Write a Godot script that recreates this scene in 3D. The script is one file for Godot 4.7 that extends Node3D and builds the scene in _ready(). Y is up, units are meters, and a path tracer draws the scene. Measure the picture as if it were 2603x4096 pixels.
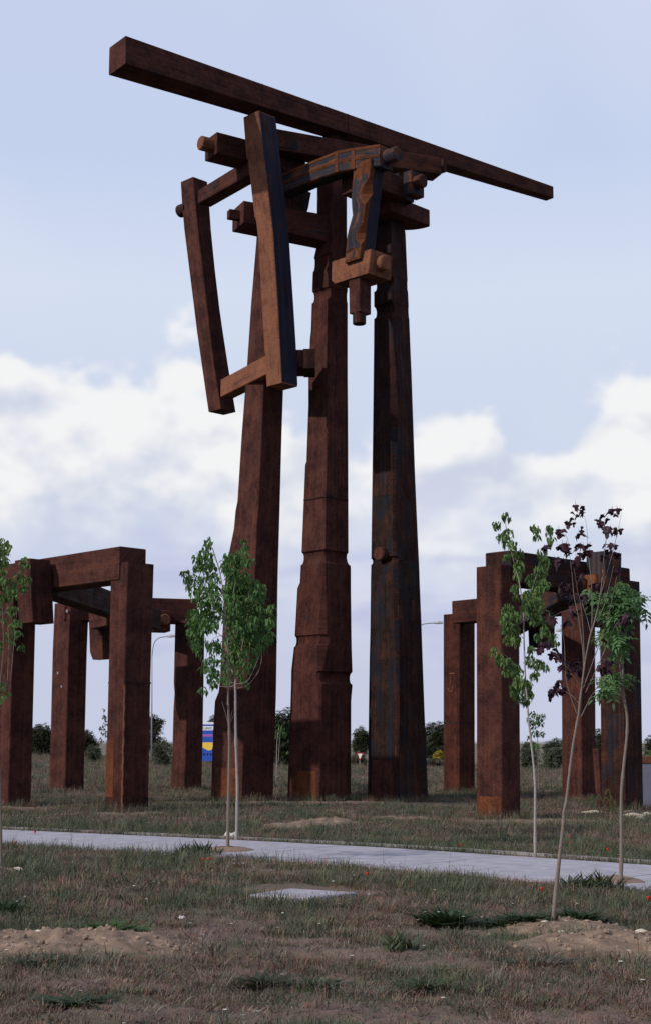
extends Node3D
# Rusty steel tower between two rusty gates on a dry meadow, young trees in front.
# Pixel coordinates of the photograph (2603 x 4096) are only used to measure where real things stand: at(px, py, depth).

const F := 5689.0
const CX := 1301.5
const CY := 2048.0
const EYE := 1.6
var pitch := atan(922.0 / F)
var cp := cos(pitch)
var sp := sin(pitch)
const U := Vector3(0.70711, 0, -0.70711)   # right and away
const V := Vector3(-0.70711, 0, -0.70711)  # left and away
const DOWN := Vector3(0, -1, 0)
var rng := RandomNumberGenerator.new()
var base := Vector3.ZERO
var used := {}
var M := {}
var n_big := FastNoiseLite.new()
var n_mid := FastNoiseLite.new()
var n_small := FastNoiseLite.new()
var n_cloud := FastNoiseLite.new()
var n_veil := FastNoiseLite.new()

# ---------- measuring ----------
func at(px: float, py: float, d: float) -> Vector3:
	var y := -(py - CY) / F
	var t := d / (cp - y * sp)
	return Vector3((px - CX) / F * t, EYE + (sp + y * cp) * t, -d)

func ground_depth(py: float) -> float:
	var y := -(py - CY) / F
	return -EYE / (sp + y * cp) * (cp - y * sp)

func spot(px: float, py: float) -> Vector3:
	var p := at(px, py, ground_depth(py))
	return Vector3(p.x, ground_h(p.x, p.z), p.z)

func along(p: Vector3, dir: Vector3, px: float) -> float:   # how far along dir from p one stands at that pixel column
	var k := (px - CX) / F
	var z0 := cp * -p.z + sp * (p.y - EYE)
	var zd := cp * -dir.z + sp * dir.y
	return (k * z0 - p.x) / (dir.x - k * zd)

func depth_for_height(py: float, h: float) -> float:
	var y := -(py - CY) / F
	return (h - EYE) / (sp + y * cp) * (cp - y * sp)

# ---------- names and labels ----------
func numbered(called: String) -> String:
	if not used.has(called):
		used[called] = 0
		return called
	used[called] += 1
	return "%s_%03d" % [called, used[called]]

func tag(o: Node3D, label: String, category: String, group := "") -> void:
	o.set_meta("label", label)
	o.set_meta("category", category)
	if group != "":
		o.set_meta("group", group)

func thing(called: String, label: String, category: String, where: Vector3, group := "") -> Node3D:
	var o := Node3D.new()
	o.name = numbered(called)
	add_child(o, true)
	o.position = where
	base = where
	tag(o, label, category, group)
	return o

func structure(called: String) -> Node3D:
	var o := Node3D.new()
	o.name = numbered(called)
	add_child(o, true)
	o.set_meta("kind", "structure")
	base = Vector3.ZERO
	return o

func start() -> SurfaceTool:
	var st := SurfaceTool.new()
	st.begin(Mesh.PRIMITIVE_TRIANGLES)
	st.set_smooth_group(-1)
	st.set_color(Color.WHITE)
	return st

func part(st: SurfaceTool, called: String, mat: Material, parent: Node) -> MeshInstance3D:
	st.generate_normals()
	var o := MeshInstance3D.new()
	o.mesh = st.commit()
	o.name = called
	o.material_override = mat
	parent.add_child(o, true)
	return o

# ---------- shapes ----------
func tri(st: SurfaceTool, a: Vector3, b: Vector3, c: Vector3, ua: Vector2, ub: Vector2, uc: Vector2, inside: Vector3, ca := Color.WHITE, cb := Color.WHITE, cc := Color.WHITE) -> void:
	var flip := (b - a).cross(c - a).dot((a + b + c) / 3.0 - inside) > 0.0
	st.set_color(ca); st.set_uv(ua); st.add_vertex(a - base)
	if flip:
		st.set_color(cc); st.set_uv(uc); st.add_vertex(c - base)
		st.set_color(cb); st.set_uv(ub); st.add_vertex(b - base)
	else:
		st.set_color(cb); st.set_uv(ub); st.add_vertex(b - base)
		st.set_color(cc); st.set_uv(uc); st.add_vertex(c - base)

func loft(st: SurfaceTool, rings: Array, tints := [], caps := true) -> void:
	var n: int = rings[0].size()
	var off := Vector2(rng.randf(), rng.randf())
	var us := [0.0]
	for i in n:
		us.append(us[i] + rings[0][i].distance_to(rings[0][(i + 1) % n]))
	var v0 := 0.0
	var mids := []
	for r in rings:
		var m := Vector3.ZERO
		for p in r:
			m += p
		mids.append(m / n)
	for k in rings.size() - 1:
		var v1: float = v0 + mids[k].distance_to(mids[k + 1])
		var inside: Vector3 = (mids[k] + mids[k + 1]) / 2.0
		var c0: Color = tints[k] if tints else Color.WHITE
		var c1: Color = tints[k + 1] if tints else Color.WHITE
		for i in n:
			var j := (i + 1) % n
			var a: Vector3 = rings[k][i]
			var b: Vector3 = rings[k][j]
			var c: Vector3 = rings[k + 1][j]
			var d: Vector3 = rings[k + 1][i]
			var ta := Vector2(us[i] / 3.2, v0 / 9.6) + off
			var tb := Vector2(us[i + 1] / 3.2, v0 / 9.6) + off
			var tc := Vector2(us[i + 1] / 3.2, v1 / 9.6) + off
			var td := Vector2(us[i] / 3.2, v1 / 9.6) + off
			if a.distance_to(b) + c.distance_to(d) > 1e-5:
				tri(st, a, b, c, ta, tb, tc, inside, c0, c0, c1)
				tri(st, a, c, d, ta, tc, td, inside, c0, c1, c1)
		v0 = v1
	if caps:
		for e in [0, rings.size() - 1]:
			var other: Vector3 = mids[1] if e == 0 else mids[e - 1]
			for i in n:
				var a: Vector3 = rings[e][i]
				var b: Vector3 = rings[e][(i + 1) % n]
				var c: Color = tints[e] if tints else Color.WHITE
				tri(st, mids[e], a, b, off, off + Vector2((a - mids[e]).dot(V) / 3.2, (a - mids[e]).dot(U + DOWN) / 9.6), off + Vector2((b - mids[e]).dot(V) / 3.2, (b - mids[e]).dot(U + DOWN) / 9.6), other, c, c, c)

func chamfered(c4: Array, c := 0.018, front := -1.0) -> Array:   # four corners become eight; corner 1 is the front one
	var r := []
	for i in 4:
		var w: float = front if i == 1 and front > 0.0 else c
		var p: Vector3 = c4[i]
		r.append(p.move_toward(c4[(i + 3) % 4], w))
		r.append(p.move_toward(c4[(i + 1) % 4], w))
	return r

# a section of a square post: the front edge at (xf, y, d), its left and right corners on the pixel columns xl and xr
func section(y: float, xl: float, xf: float, xr: float, d: float, il := 0.0, ir := 0.0, cf := -1.0, c := 0.018) -> Array:
	var p := at(xf, y, d)
	var l := V * along(p, V, xl)
	var r := U * along(p, U, xr)
	var back := p + l + r
	return chamfered([p + l + U * il, p + U * il + V * ir, p + r + V * ir, back], c, cf)

func row_at(rows: Array, y: float) -> Array:
	for k in rows.size() - 1:
		var a: Array = rows[k]
		var b: Array = rows[k + 1]
		if y <= a[0] and y >= b[0]:
			var t: float = (a[0] - y) / maxf(a[0] - b[0], 0.001)
			var r := [y]
			for i in [1, 2, 3]:
				r.append(lerpf(a[i], b[i], t))
			r.append(lerpf(a[4] if a.size() > 4 else 0.018, b[4] if b.size() > 4 else 0.018, t))
			return r
	return rows[-1] + [0.018]

# rows run from the bottom up: [y, left, front, right, (front chamfer)]; grooves: [y low, y high, depth, on the left face, on the right face]
func post(st: SurfaceTool, rows: Array, d0: float, d1: float, grooves := [], tints := []) -> void:
	var ys := []
	for r in rows:
		ys.append(float(r[0]))
	for g in grooves:
		for k in 9:
			ys.append(lerpf(g[0], g[1], k / 8.0))
		ys.append(g[0] + 0.5)
		ys.append(g[1] - 0.5)
	ys.sort()
	ys.reverse()
	var rings := []
	var cols := []
	var tone := rng.randf_range(0.88, 1.16)
	var warm := rng.randf_range(0.92, 1.03)
	var y0: float = rows[0][0]
	var y1: float = rows[-1][0]
	for y in ys:
		var r := row_at(rows, y)
		var il := 0.0
		var ir := 0.0
		for g in grooves:
			if y <= g[0] and y >= g[1]:
				var t: float = (g[0] - y) / (g[0] - g[1])
				var dep: float = g[2] * pow(maxf(sin(PI * t), 0.0), 0.45)
				il += dep * g[3]
				ir += dep * g[4]
		rings.append(section(y, r[1], r[2], r[3], lerpf(d0, d1, (y0 - y) / (y0 - y1)), il, ir, r[4]))
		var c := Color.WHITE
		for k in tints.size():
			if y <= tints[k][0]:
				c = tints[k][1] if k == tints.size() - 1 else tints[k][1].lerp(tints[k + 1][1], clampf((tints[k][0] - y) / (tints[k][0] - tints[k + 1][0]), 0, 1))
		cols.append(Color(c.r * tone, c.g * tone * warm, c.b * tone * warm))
	loft(st, rings, cols)

# a thin sheet on the left or right face of a post, from y0 up to y1, between the shares m0 and m1 of the face's width
func face_sheet(rows: Array, d0: float, d1: float, ya: float, yb: float, left: bool, m0: float, m1: float, mat: Material, called: String, parent: Node, thick := 0.008) -> void:
	var ys := [ya, yb]
	for r in rows:
		if r[0] < ya and r[0] > yb:
			ys.append(float(r[0]))
	ys.sort()
	ys.reverse()
	var rings := []
	var out: Vector3 = -U if left else -V
	for y in ys:
		var r := row_at(rows, y)
		var p := at(r[2], y, lerpf(d0, d1, (rows[0][0] - y) / (rows[0][0] - rows[-1][0])))
		var span: Vector3 = V * along(p, V, r[1]) if left else U * along(p, U, r[3])
		var cut: float = maxf(r[4], 0.0) / span.length() if r[4] > 0.019 else 0.0
		var a := p + span * (maxf(m0, cut + 0.06) if cut > 0.0 else m0)
		var b := p + span * m1
		rings.append([a + out * thick, b + out * thick, b - out * 0.02, a - out * 0.02])
	var st := start()
	loft(st, rings)
	part(st, called, mat, parent)

# a weld seam round a post
func seam(rows: Array, d0: float, d1: float, y: float, parent: Node) -> void:
	var st := start()
	var rings := []
	for e in [3.0, -3.0]:
		var r := row_at(rows, y + e)
		rings.append(section(y + e, r[1], r[2], r[3], lerpf(d0, d1, (rows[0][0] - y) / (rows[0][0] - rows[-1][0])), -0.006, -0.006))
	loft(st, rings)
	part(st, "weld_seam", M.rust_dark, parent)

# a lying beam: its front top edge runs p0 > p1, it is h0 / h1 high and reaches w0 / w1 back along side
func beam(st: SurfaceTool, p0: Vector3, p1: Vector3, h0: float, h1: float, side: Vector3, w0: float, w1: float, cuts := 1) -> void:
	var rings := []
	for k in cuts + 1:
		var t := k / float(cuts)
		var p := p0.lerp(p1, t)
		var h := lerpf(h0, h1, t)
		var s := side * lerpf(w0, w1, t)
		rings.append(chamfered([p + s, p, p + DOWN * h, p + DOWN * h + s]))
	var tone := rng.randf_range(0.82, 1.18)
	var tones := []
	for k in cuts + 1:
		tones.append(Color(tone, tone * rng.randf_range(0.95, 1.0), tone))
	loft(st, rings, tones)

func box(st: SurfaceTool, mid: Vector3, ax: Vector3, ay: Vector3, az: Vector3, c := 0.01) -> void:   # half axes
	loft(st, [chamfered([mid - ax - ay - az, mid + ax - ay - az, mid + ax + ay - az, mid - ax + ay - az], c), chamfered([mid - ax - ay + az, mid + ax - ay + az, mid + ax + ay + az, mid - ax + ay + az], c)])

func disc(c: Vector3, axis: Vector3, r: float, n: int) -> Array:
	var a := axis.cross(Vector3.UP if absf(axis.y) < 0.9 else Vector3.RIGHT).normalized()
	var b := axis.cross(a).normalized()
	var ring := []
	for i in n:
		var w := TAU * i / n
		ring.append(c + a * cos(w) * r + b * sin(w) * r)
	return ring

func dowel(from: Vector3, axis: Vector3, r: float, length: float, parent: Node, mat: Material) -> MeshInstance3D:
	var st := start()
	var e := from + axis * length
	loft(st, [disc(from - axis * 0.1, axis, r, 28), disc(e - axis * 0.03, axis, r, 28), disc(e, axis, r - 0.03, 28)])
	return part(st, "dowel", mat, parent)

func tube(st: SurfaceTool, pts: Array, radii: Array, n := 8, tint := Color.WHITE) -> void:
	var rings := []
	var cols := []
	for k in pts.size():
		var dir: Vector3 = (pts[mini(k + 1, pts.size() - 1)] - pts[maxi(k - 1, 0)]).normalized()
		var a := dir.cross(Vector3(0, 0, 1) if absf(dir.z) < 0.9 else Vector3.RIGHT).normalized()
		var b := dir.cross(a).normalized()
		var ring := []
		for i in n:
			var w := TAU * i / n
			ring.append(pts[k] + (a * cos(w) + b * sin(w)) * radii[k])
		rings.append(ring)
		cols.append(tint)
	loft(st, rings, cols)

func smooth_path(pts: Array, steps := 5) -> Array:
	if pts.size() < 3:
		return pts
	var out := []
	for k in pts.size() - 1:
		var a: Vector3 = pts[maxi(k - 1, 0)]
		var d: Vector3 = pts[mini(k + 2, pts.size() - 1)]
		for s in steps:
			out.append(pts[k].cubic_interpolate(pts[k + 1], a, d, s / float(steps)))
	out.append(pts[-1])
	return out

# ---------- materials ----------
func lin(r: float, g: float, b: float) -> Color:
	return Color(r, g, b).linear_to_srgb()

func noise_bytes(sd: int, w: int, h: int, freq: float, oct: int, sw := 1, sh := 1) -> PackedByteArray:
	var n := FastNoiseLite.new()
	n.noise_type = FastNoiseLite.TYPE_SIMPLEX_SMOOTH
	n.seed = sd
	n.frequency = freq
	n.fractal_octaves = oct
	var im := n.get_seamless_image(w / sw, h / sh)
	if sw > 1 or sh > 1:
		im.resize(w, h, Image.INTERPOLATE_CUBIC)
	im.convert(Image.FORMAT_L8)
	return im.get_data()

# weathered steel: streaks of brown, blotches of blue-black mill scale (amount 0..1) with orange rims
func rust(sd: int, dark: Color, mid: Color, light: Color, amount: float, scale_col := Color(0.03, 0.035, 0.055), rim := Color(0.2, 0.075, 0.03)) -> StandardMaterial3D:
	var w := 512
	var h := 1536
	var streak := noise_bytes(sd, w, h, 0.11, 4, 1, 24)
	var blot := noise_bytes(sd + 1, w, h, 0.007, 5)
	var fine := noise_bytes(sd + 2, w, h, 0.11, 4)
	var patch := noise_bytes(sd + 3, w, h, 0.012, 5, 1, 3)
	var mott := noise_bytes(sd + 5, w, h, 0.028, 5)
	var runs := noise_bytes(sd + 4, w, h, 0.045, 3, 1, 48)
	var px := PackedByteArray()
	px.resize(w * h * 3)
	var rough := PackedByteArray()
	rough.resize(w * h)
	var lut := PackedByteArray()
	lut.resize(1025)
	for i in 1025:
		lut[i] = int(255.0 * Color(i / 1024.0, 0, 0).linear_to_srgb().r)
	var thr := 1.0 - amount
	for i in w * h:
		var s := streak[i] / 255.0
		var b := blot[i] / 255.0
		var f := fine[i] / 255.0
		var p := patch[i] / 255.0 * 0.72 + mott[i] / 255.0 * 0.2 + s * 0.08 + (f - 0.5) * 0.2
		var mo := mott[i] / 255.0
		var k := (s * 0.1 + b * 0.42 + mo * 0.38 + f * 0.1 - 0.5) * 1.55 + 0.5
		var r: float
		var g: float
		var bl: float
		if k < 0.5:
			k = maxf(k, 0.0) * 2.0
			r = lerpf(dark.r, mid.r, k); g = lerpf(dark.g, mid.g, k); bl = lerpf(dark.b, mid.b, k)
		else:
			k = minf(k * 2.0 - 1.0, 1.0)
			r = lerpf(mid.r, light.r, k); g = lerpf(mid.g, light.g, k); bl = lerpf(mid.b, light.b, k)
		if p > thr:
			var q := minf((p - thr) * 9.0, 1.0)
			r = lerpf(r, scale_col.r, q); g = lerpf(g, scale_col.g, q); bl = lerpf(bl, scale_col.b, q)
		elif p > thr - 0.035 and amount > 0.02:
			var q := 0.45 * (p - thr + 0.035) / 0.035
			r = lerpf(r, rim.r, q); g = lerpf(g, rim.g, q); bl = lerpf(bl, rim.b, q)
		var ru := runs[i] / 255.0 + (b - 0.5) * 0.5
		if ru > 0.66:
			var q := minf((ru - 0.66) * 3.0, 0.28)
			r = lerpf(r, rim.r, q); g = lerpf(g, rim.g, q); bl = lerpf(bl, rim.b, q)
		elif ru < 0.34:
			var q := 1.0 - minf((0.34 - ru) * 2.5, 0.25)
			r *= q; g *= q; bl *= q
		var gr := 0.68 + 0.64 * f
		px[i * 3] = lut[clampi(int(r * gr * 1024.0), 0, 1024)]
		px[i * 3 + 1] = lut[clampi(int(g * gr * 1024.0), 0, 1024)]
		px[i * 3 + 2] = lut[clampi(int(bl * gr * 1024.0), 0, 1024)]
		rough[i] = clampi(int((0.97 - 0.14 * (1.0 if p > thr else 0.0) - 0.08 * f) * 255.0), 0, 255)
	var m := StandardMaterial3D.new()
	m.albedo_texture = ImageTexture.create_from_image(Image.create_from_data(w, h, false, Image.FORMAT_RGB8, px))
	m.roughness_texture = ImageTexture.create_from_image(Image.create_from_data(w, h, false, Image.FORMAT_L8, rough))
	m.metallic_specular = 0.22
	m.vertex_color_use_as_albedo = true
	var bump := Image.create_from_data(w, h, false, Image.FORMAT_L8, fine)
	bump.convert(Image.FORMAT_RGBA8)
	bump.bump_map_to_normal_map(1.2)
	m.normal_enabled = true
	m.normal_scale = 0.5
	m.normal_texture = ImageTexture.create_from_image(bump)
	return m

func plain(r: float, g: float, b: float, rough := 0.9, tinted := false) -> StandardMaterial3D:
	var m := StandardMaterial3D.new()
	m.albedo_color = lin(r, g, b)
	m.roughness = rough
	m.metallic_specular = 0.3
	m.vertex_color_use_as_albedo = tinted
	return m

func grainy(r: float, g: float, b: float, sd: int, freq: float, contrast: float, size: float, rough := 0.92) -> StandardMaterial3D:
	var n := FastNoiseLite.new()
	n.seed = sd
	n.frequency = freq
	n.fractal_octaves = 6
	n.fractal_gain = 0.65
	var ramp := Gradient.new()
	ramp.set_color(0, lin(r * (1.0 - contrast), g * (1.0 - contrast), b * (1.0 - contrast)))
	ramp.set_color(1, lin(r * (1.0 + contrast), g * (1.0 + contrast), b * (1.0 + contrast)))
	var t := NoiseTexture2D.new()
	t.width = 512; t.height = 512
	t.seamless = true
	t.noise = n
	t.color_ramp = ramp
	var m := StandardMaterial3D.new()
	m.albedo_texture = t
	m.uv1_triplanar = true
	m.uv1_world_triplanar = true
	m.uv1_scale = Vector3.ONE / size
	m.roughness = rough
	m.metallic_specular = 0.3
	m.vertex_color_use_as_albedo = true
	return m

func leafy(r: float, g: float, b: float, through := 0.5) -> StandardMaterial3D:
	var m := plain(r, g, b, 0.6, true)
	m.backlight_enabled = true
	m.backlight = lin(through, through, through * 0.5)
	m.cull_mode = BaseMaterial3D.CULL_DISABLED
	return m

# ---------- ground ----------
# bare soil: [x, depth, half width, half depth, height]
var soils := [[-2.2, 11.75, 1.25, 0.62, 0.17], [2.02, 12.75, 0.6, 0.5, 0.13], [2.55, 11.75, 1.15, 0.6, 0.16], [0.1, 28.9, 0.75, 1.5, 0.16], [-0.75, 28.0, 0.6, 1.1, 0.1], [-1.44, 21.3, 0.5, 0.35, 0.04], [-4.2, 17.6, 0.6, 0.5, 0.14],
	[-4.6, 33.0, 1.1, 0.9, 0.03], [-8.0, 35.6, 1.6, 1.2, 0.03], [4.1, 30.3, 1.5, 1.2, 0.05], [7.5, 33.2, 1.6, 1.0, 0.1], [0.0, 38.0, 4.2, 1.7, 0.05], [2.95, 20.7, 0.6, 0.3, 0.02], [1.6, 31.2, 0.8, 0.7, 0.06]]
# thin patches where the turf is worn
var worn := [[0.35, 11.4, 0.8, 0.35], [0.75, 10.9, 0.5, 0.25], [-0.4, 12.1, 0.5, 0.2], [-1.1, 9.1, 0.6, 0.3], [0.2, 8.9, 0.9, 0.3], [-0.5, 13.2, 0.5, 0.25], [1.1, 12.6, 0.5, 0.3], [-1.5, 12.4, 0.4, 0.3], [1.5, 9.0, 0.4, 0.3], [-0.2, 17.9, 0.9, 0.5], [0.0, 10.2, 0.5, 0.2]]
var path_edge := [Vector3(-60, 0, -58), Vector3(-24, 0, -37.2), Vector3(-12, 0, -30.2), Vector3(-5.94, 0, -26.57), Vector3(-1.64, 0, -23.85), Vector3(0.75, 0, -22.14), Vector3(4.21, 0, -18.9), Vector3(9.0, 0, -14.2), Vector3(20, 0, -3.4)]

func soil_at(x: float, d: float) -> float:
	var s := 0.0
	for m in soils:
		var q := Vector2((x - m[0]) / m[2], (d - m[1]) / m[3]).length()
		if q < 1.3:
			s = maxf(s, smoothstep(1.15, 0.75, q + 0.35 * n_small.get_noise_2d(x * 9.0, d * 9.0)))
	return s

func bare_at(x: float, d: float) -> float:   # thin turf where the dead thatch shows
	return smoothstep(0.05, 0.38, n_mid.get_noise_2d(x * 1.7 + 200.0, d * 2.3)) * smoothstep(19.0, 12.0, d)

func path_side(x: float, z: float) -> float:   # signed distance beyond (+) or before (-) the path's far edge
	var best := 1e9
	var sgn := 1.0
	for k in path_edge.size() - 1:
		var a := Vector2(path_edge[k].x, path_edge[k].z)
		var b := Vector2(path_edge[k + 1].x, path_edge[k + 1].z)
		var q := Geometry2D.get_closest_point_to_segment(Vector2(x, z), a, b)
		var dd := q.distance_to(Vector2(x, z))
		if dd < best:
			best = dd
			sgn = -1.0 if (b - a).cross(Vector2(x, z) - a) > 0.0 else 1.0
	return best * sgn

func ground_h(x: float, z: float) -> float:
	var d := -z
	var h := 0.07 * n_big.get_noise_2d(x, d) + 0.035 * n_mid.get_noise_2d(x * 3.0, d * 3.0)
	if d < 40.0:
		h += 0.02 * n_small.get_noise_2d(x * 6.0, d * 6.0)
		for m in soils:
			var q := Vector2((x - m[0]) / m[2], (d - m[1]) / m[3]).length()
			if q < 1.3:
				h += 0.62 * m[4] * smoothstep(1.25, 0.25, q) * (0.9 + 0.55 * n_small.get_noise_2d(x * 4.5, d * 4.5) + 0.42 * absf(n_small.get_noise_2d(x * 13.0, d * 13.0)))
		var t := Vector2(x + 0.88, d - 8.9).dot(Vector2(0.73, 0.68))   # a shallow rut
		var off := Vector2(x + 0.88, d - 8.9).dot(Vector2(0.68, -0.73))
		h -= 0.1 * smoothstep(0.22, 0.0, absf(off)) * smoothstep(1.1, 0.7, absf(t))
	if d > 12.0 and d < 45.0:
		var s := path_side(x, z)
		h *= smoothstep(0.0, 1.0, maxf(s - 0.75, -2.95 - s))
	if d > 55.0:   # the field lifts a little to the left and dips at the road behind
		h += 1.0 * smoothstep(55.0, 110.0, d) * smoothstep(-4.0, -14.0, x * 60.0 / d) * 0.6
		h -= 1.1 * smoothstep(96.0, 108.0, d) * smoothstep(140.0, 128.0, d) * smoothstep(-6.0, -1.0, x)
	return h

func ground_tint(x: float, d: float) -> Color:
	var g := n_mid.get_noise_2d(x * 1.3 + 50.0, d * 1.3)
	var c := Color(0.115, 0.08, 0.064).lerp(Color(0.08, 0.08, 0.055), clampf(0.5 + g, 0, 1))
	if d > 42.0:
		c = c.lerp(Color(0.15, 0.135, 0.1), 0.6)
	var wv := 0.0
	for m in worn:
		wv = maxf(wv, smoothstep(1.2, 0.4, Vector2((x - m[0]) / m[2], (d - m[1]) / m[3]).length()))
	c = c.lerp(Color(0.15, 0.11, 0.088), wv * 0.6)
	c = c.lerp(Color(0.11, 0.077, 0.069), bare_at(x, d) * 0.8)
	var cl := 0.85 + 0.5 * n_small.get_noise_2d(x * 11.0, d * 11.0)
	return c.lerp(Color(0.2, 0.145, 0.11) * cl, soil_at(x, d))

func steps(list: Array) -> Array:
	var out := [list[0][0]]
	for seg in list:
		var n := int(ceil(absf(seg[1] - seg[0]) / seg[2]))
		for i in n:
			out.append(lerpf(seg[0], seg[1], (i + 1.0) / n))
	return out

func build_ground() -> void:
	var xs := steps([[-1600.0, -160.0, 120.0], [-160.0, -30.0, 6.0], [-30.0, -5.0, 0.5], [-5.0, -4.0, 0.1], [-4.0, 4.0, 0.045], [4.0, 5.0, 0.1], [5.0, 30.0, 0.5], [30.0, 160.0, 6.0], [160.0, 1600.0, 120.0]])
	var ds := steps([[-200.0, 0.0, 20.0], [0.0, 7.0, 0.5], [7.0, 8.4, 0.1], [8.4, 13.6, 0.045], [13.6, 16.0, 0.1], [16.0, 44.0, 0.25], [44.0, 160.0, 2.0], [160.0, 1800.0, 120.0]])
	var v := PackedVector3Array()
	var c := PackedColorArray()
	var idx := PackedInt32Array()
	for d in ds:
		for x in xs:
			v.append(Vector3(x, ground_h(x, -d), -d))
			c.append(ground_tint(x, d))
	var n: int = xs.size()
	for j in ds.size() - 1:
		for i in n - 1:
			var a := j * n + i
			idx.append_array([a, a + n, a + 1, a + 1, a + n, a + n + 1])
	var nv := PackedVector3Array()
	nv.resize(v.size())
	for j in ds.size():
		for i in n:
			var l := v[j * n + maxi(i - 1, 0)]
			var r := v[j * n + mini(i + 1, n - 1)]
			var f := v[maxi(j - 1, 0) * n + i]
			var b := v[mini(j + 1, ds.size() - 1) * n + i]
			nv[j * n + i] = (r - l).cross(b - f).normalized()
	var arr := []
	arr.resize(Mesh.ARRAY_MAX)
	arr[Mesh.ARRAY_VERTEX] = v
	arr[Mesh.ARRAY_NORMAL] = nv
	arr[Mesh.ARRAY_COLOR] = c
	arr[Mesh.ARRAY_INDEX] = idx
	var me := ArrayMesh.new()
	me.add_surface_from_arrays(Mesh.PRIMITIVE_TRIANGLES, arr)
	var o := MeshInstance3D.new()
	o.name = "ground"
	o.mesh = me
	o.material_override = M.earth
	o.set_meta("kind", "structure")
	add_child(o, true)

func multi(called: String, mesh: Mesh, mat: Material, xf: Array, cols: Array, parent: Node) -> MultiMeshInstance3D:
	var mm := MultiMesh.new()
	mm.transform_format = MultiMesh.TRANSFORM_3D
	mm.use_colors = true
	mm.mesh = mesh
	mm.instance_count = xf.size()
	for i in xf.size():
		mm.set_instance_transform(i, xf[i])
		mm.set_instance_color(i, cols[i])
	var o := MultiMeshInstance3D.new()
	o.multimesh = mm
	o.name = called
	o.material_override = mat
	o.set_meta("kind", "stuff")
	parent.add_child(o, true)
	return o

func blade_mesh(blades: int, spread: float, lean: float, w: float, heads := false) -> ArrayMesh:
	base = Vector3.ZERO
	var st := start()
	for i in blades:
		var a := rng.randf() * TAU
		var p := Vector3(cos(a), 0, sin(a)) * spread * sqrt(rng.randf())
		var h := rng.randf_range(0.45, 1.0)
		var dir := Vector3(cos(a + rng.randf_range(-1, 1)), 0, sin(a + rng.randf_range(-1, 1)))
		var side := Vector3.UP.cross(dir).rotated(Vector3.UP, rng.randf_range(-0.9, 0.9)) * w * rng.randf_range(0.6, 1.2)
		var mid := p + Vector3.UP * h * 0.55 + dir * lean * h * 0.3
		var tip := p + Vector3.UP * h + dir * lean * h
		var far := p - dir * 50.0
		tri(st, p - side, p + side, mid + side * 0.7, Vector2.ZERO, Vector2.ZERO, Vector2.ZERO, far)
		tri(st, p - side, mid + side * 0.7, mid - side * 0.7, Vector2.ZERO, Vector2.ZERO, Vector2.ZERO, far)
		tri(st, mid - side * 0.7, mid + side * 0.7, tip, Vector2.ZERO, Vector2.ZERO, Vector2.ZERO, far)
		if heads and i % 2 == 0:
			var e := tip + dir * 0.008 + Vector3.UP * 0.12
			tri(st, tip - side * 1.5, tip + side * 1.5, e, Vector2.ZERO, Vector2.ZERO, Vector2.ZERO, far)
			tri(st, tip - side * 1.5, tip + side * 1.5, tip - Vector3.UP * 0.06, Vector2.ZERO, Vector2.ZERO, Vector2.ZERO, far)
	st.generate_normals()
	return st.commit()

func blocked(x: float, z: float) -> bool:
	var d := -z
	if d > 12.0 and d < 45.0:
		var s := path_side(x, z)
		var rag := 0.14 * n_small.get_noise_2d(x * 5.0, d * 5.0)
		if s > -2.62 + rag and s < 0.04 + rag:
			return true
		if s > 0.42 and s < 0.66:
			return true
	var q := Vector2(x + 0.26, d - 15.83)
	if absf(q.x) + absf(q.y + 0.17) < 0.95:
		return true
	for p in [[-2.26, 39.3], [-0.16, 39.3], [1.94, 39.3]]:
		if absf(x - p[0]) + absf(d - p[1]) < 0.9:
			return true
	return false

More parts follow.
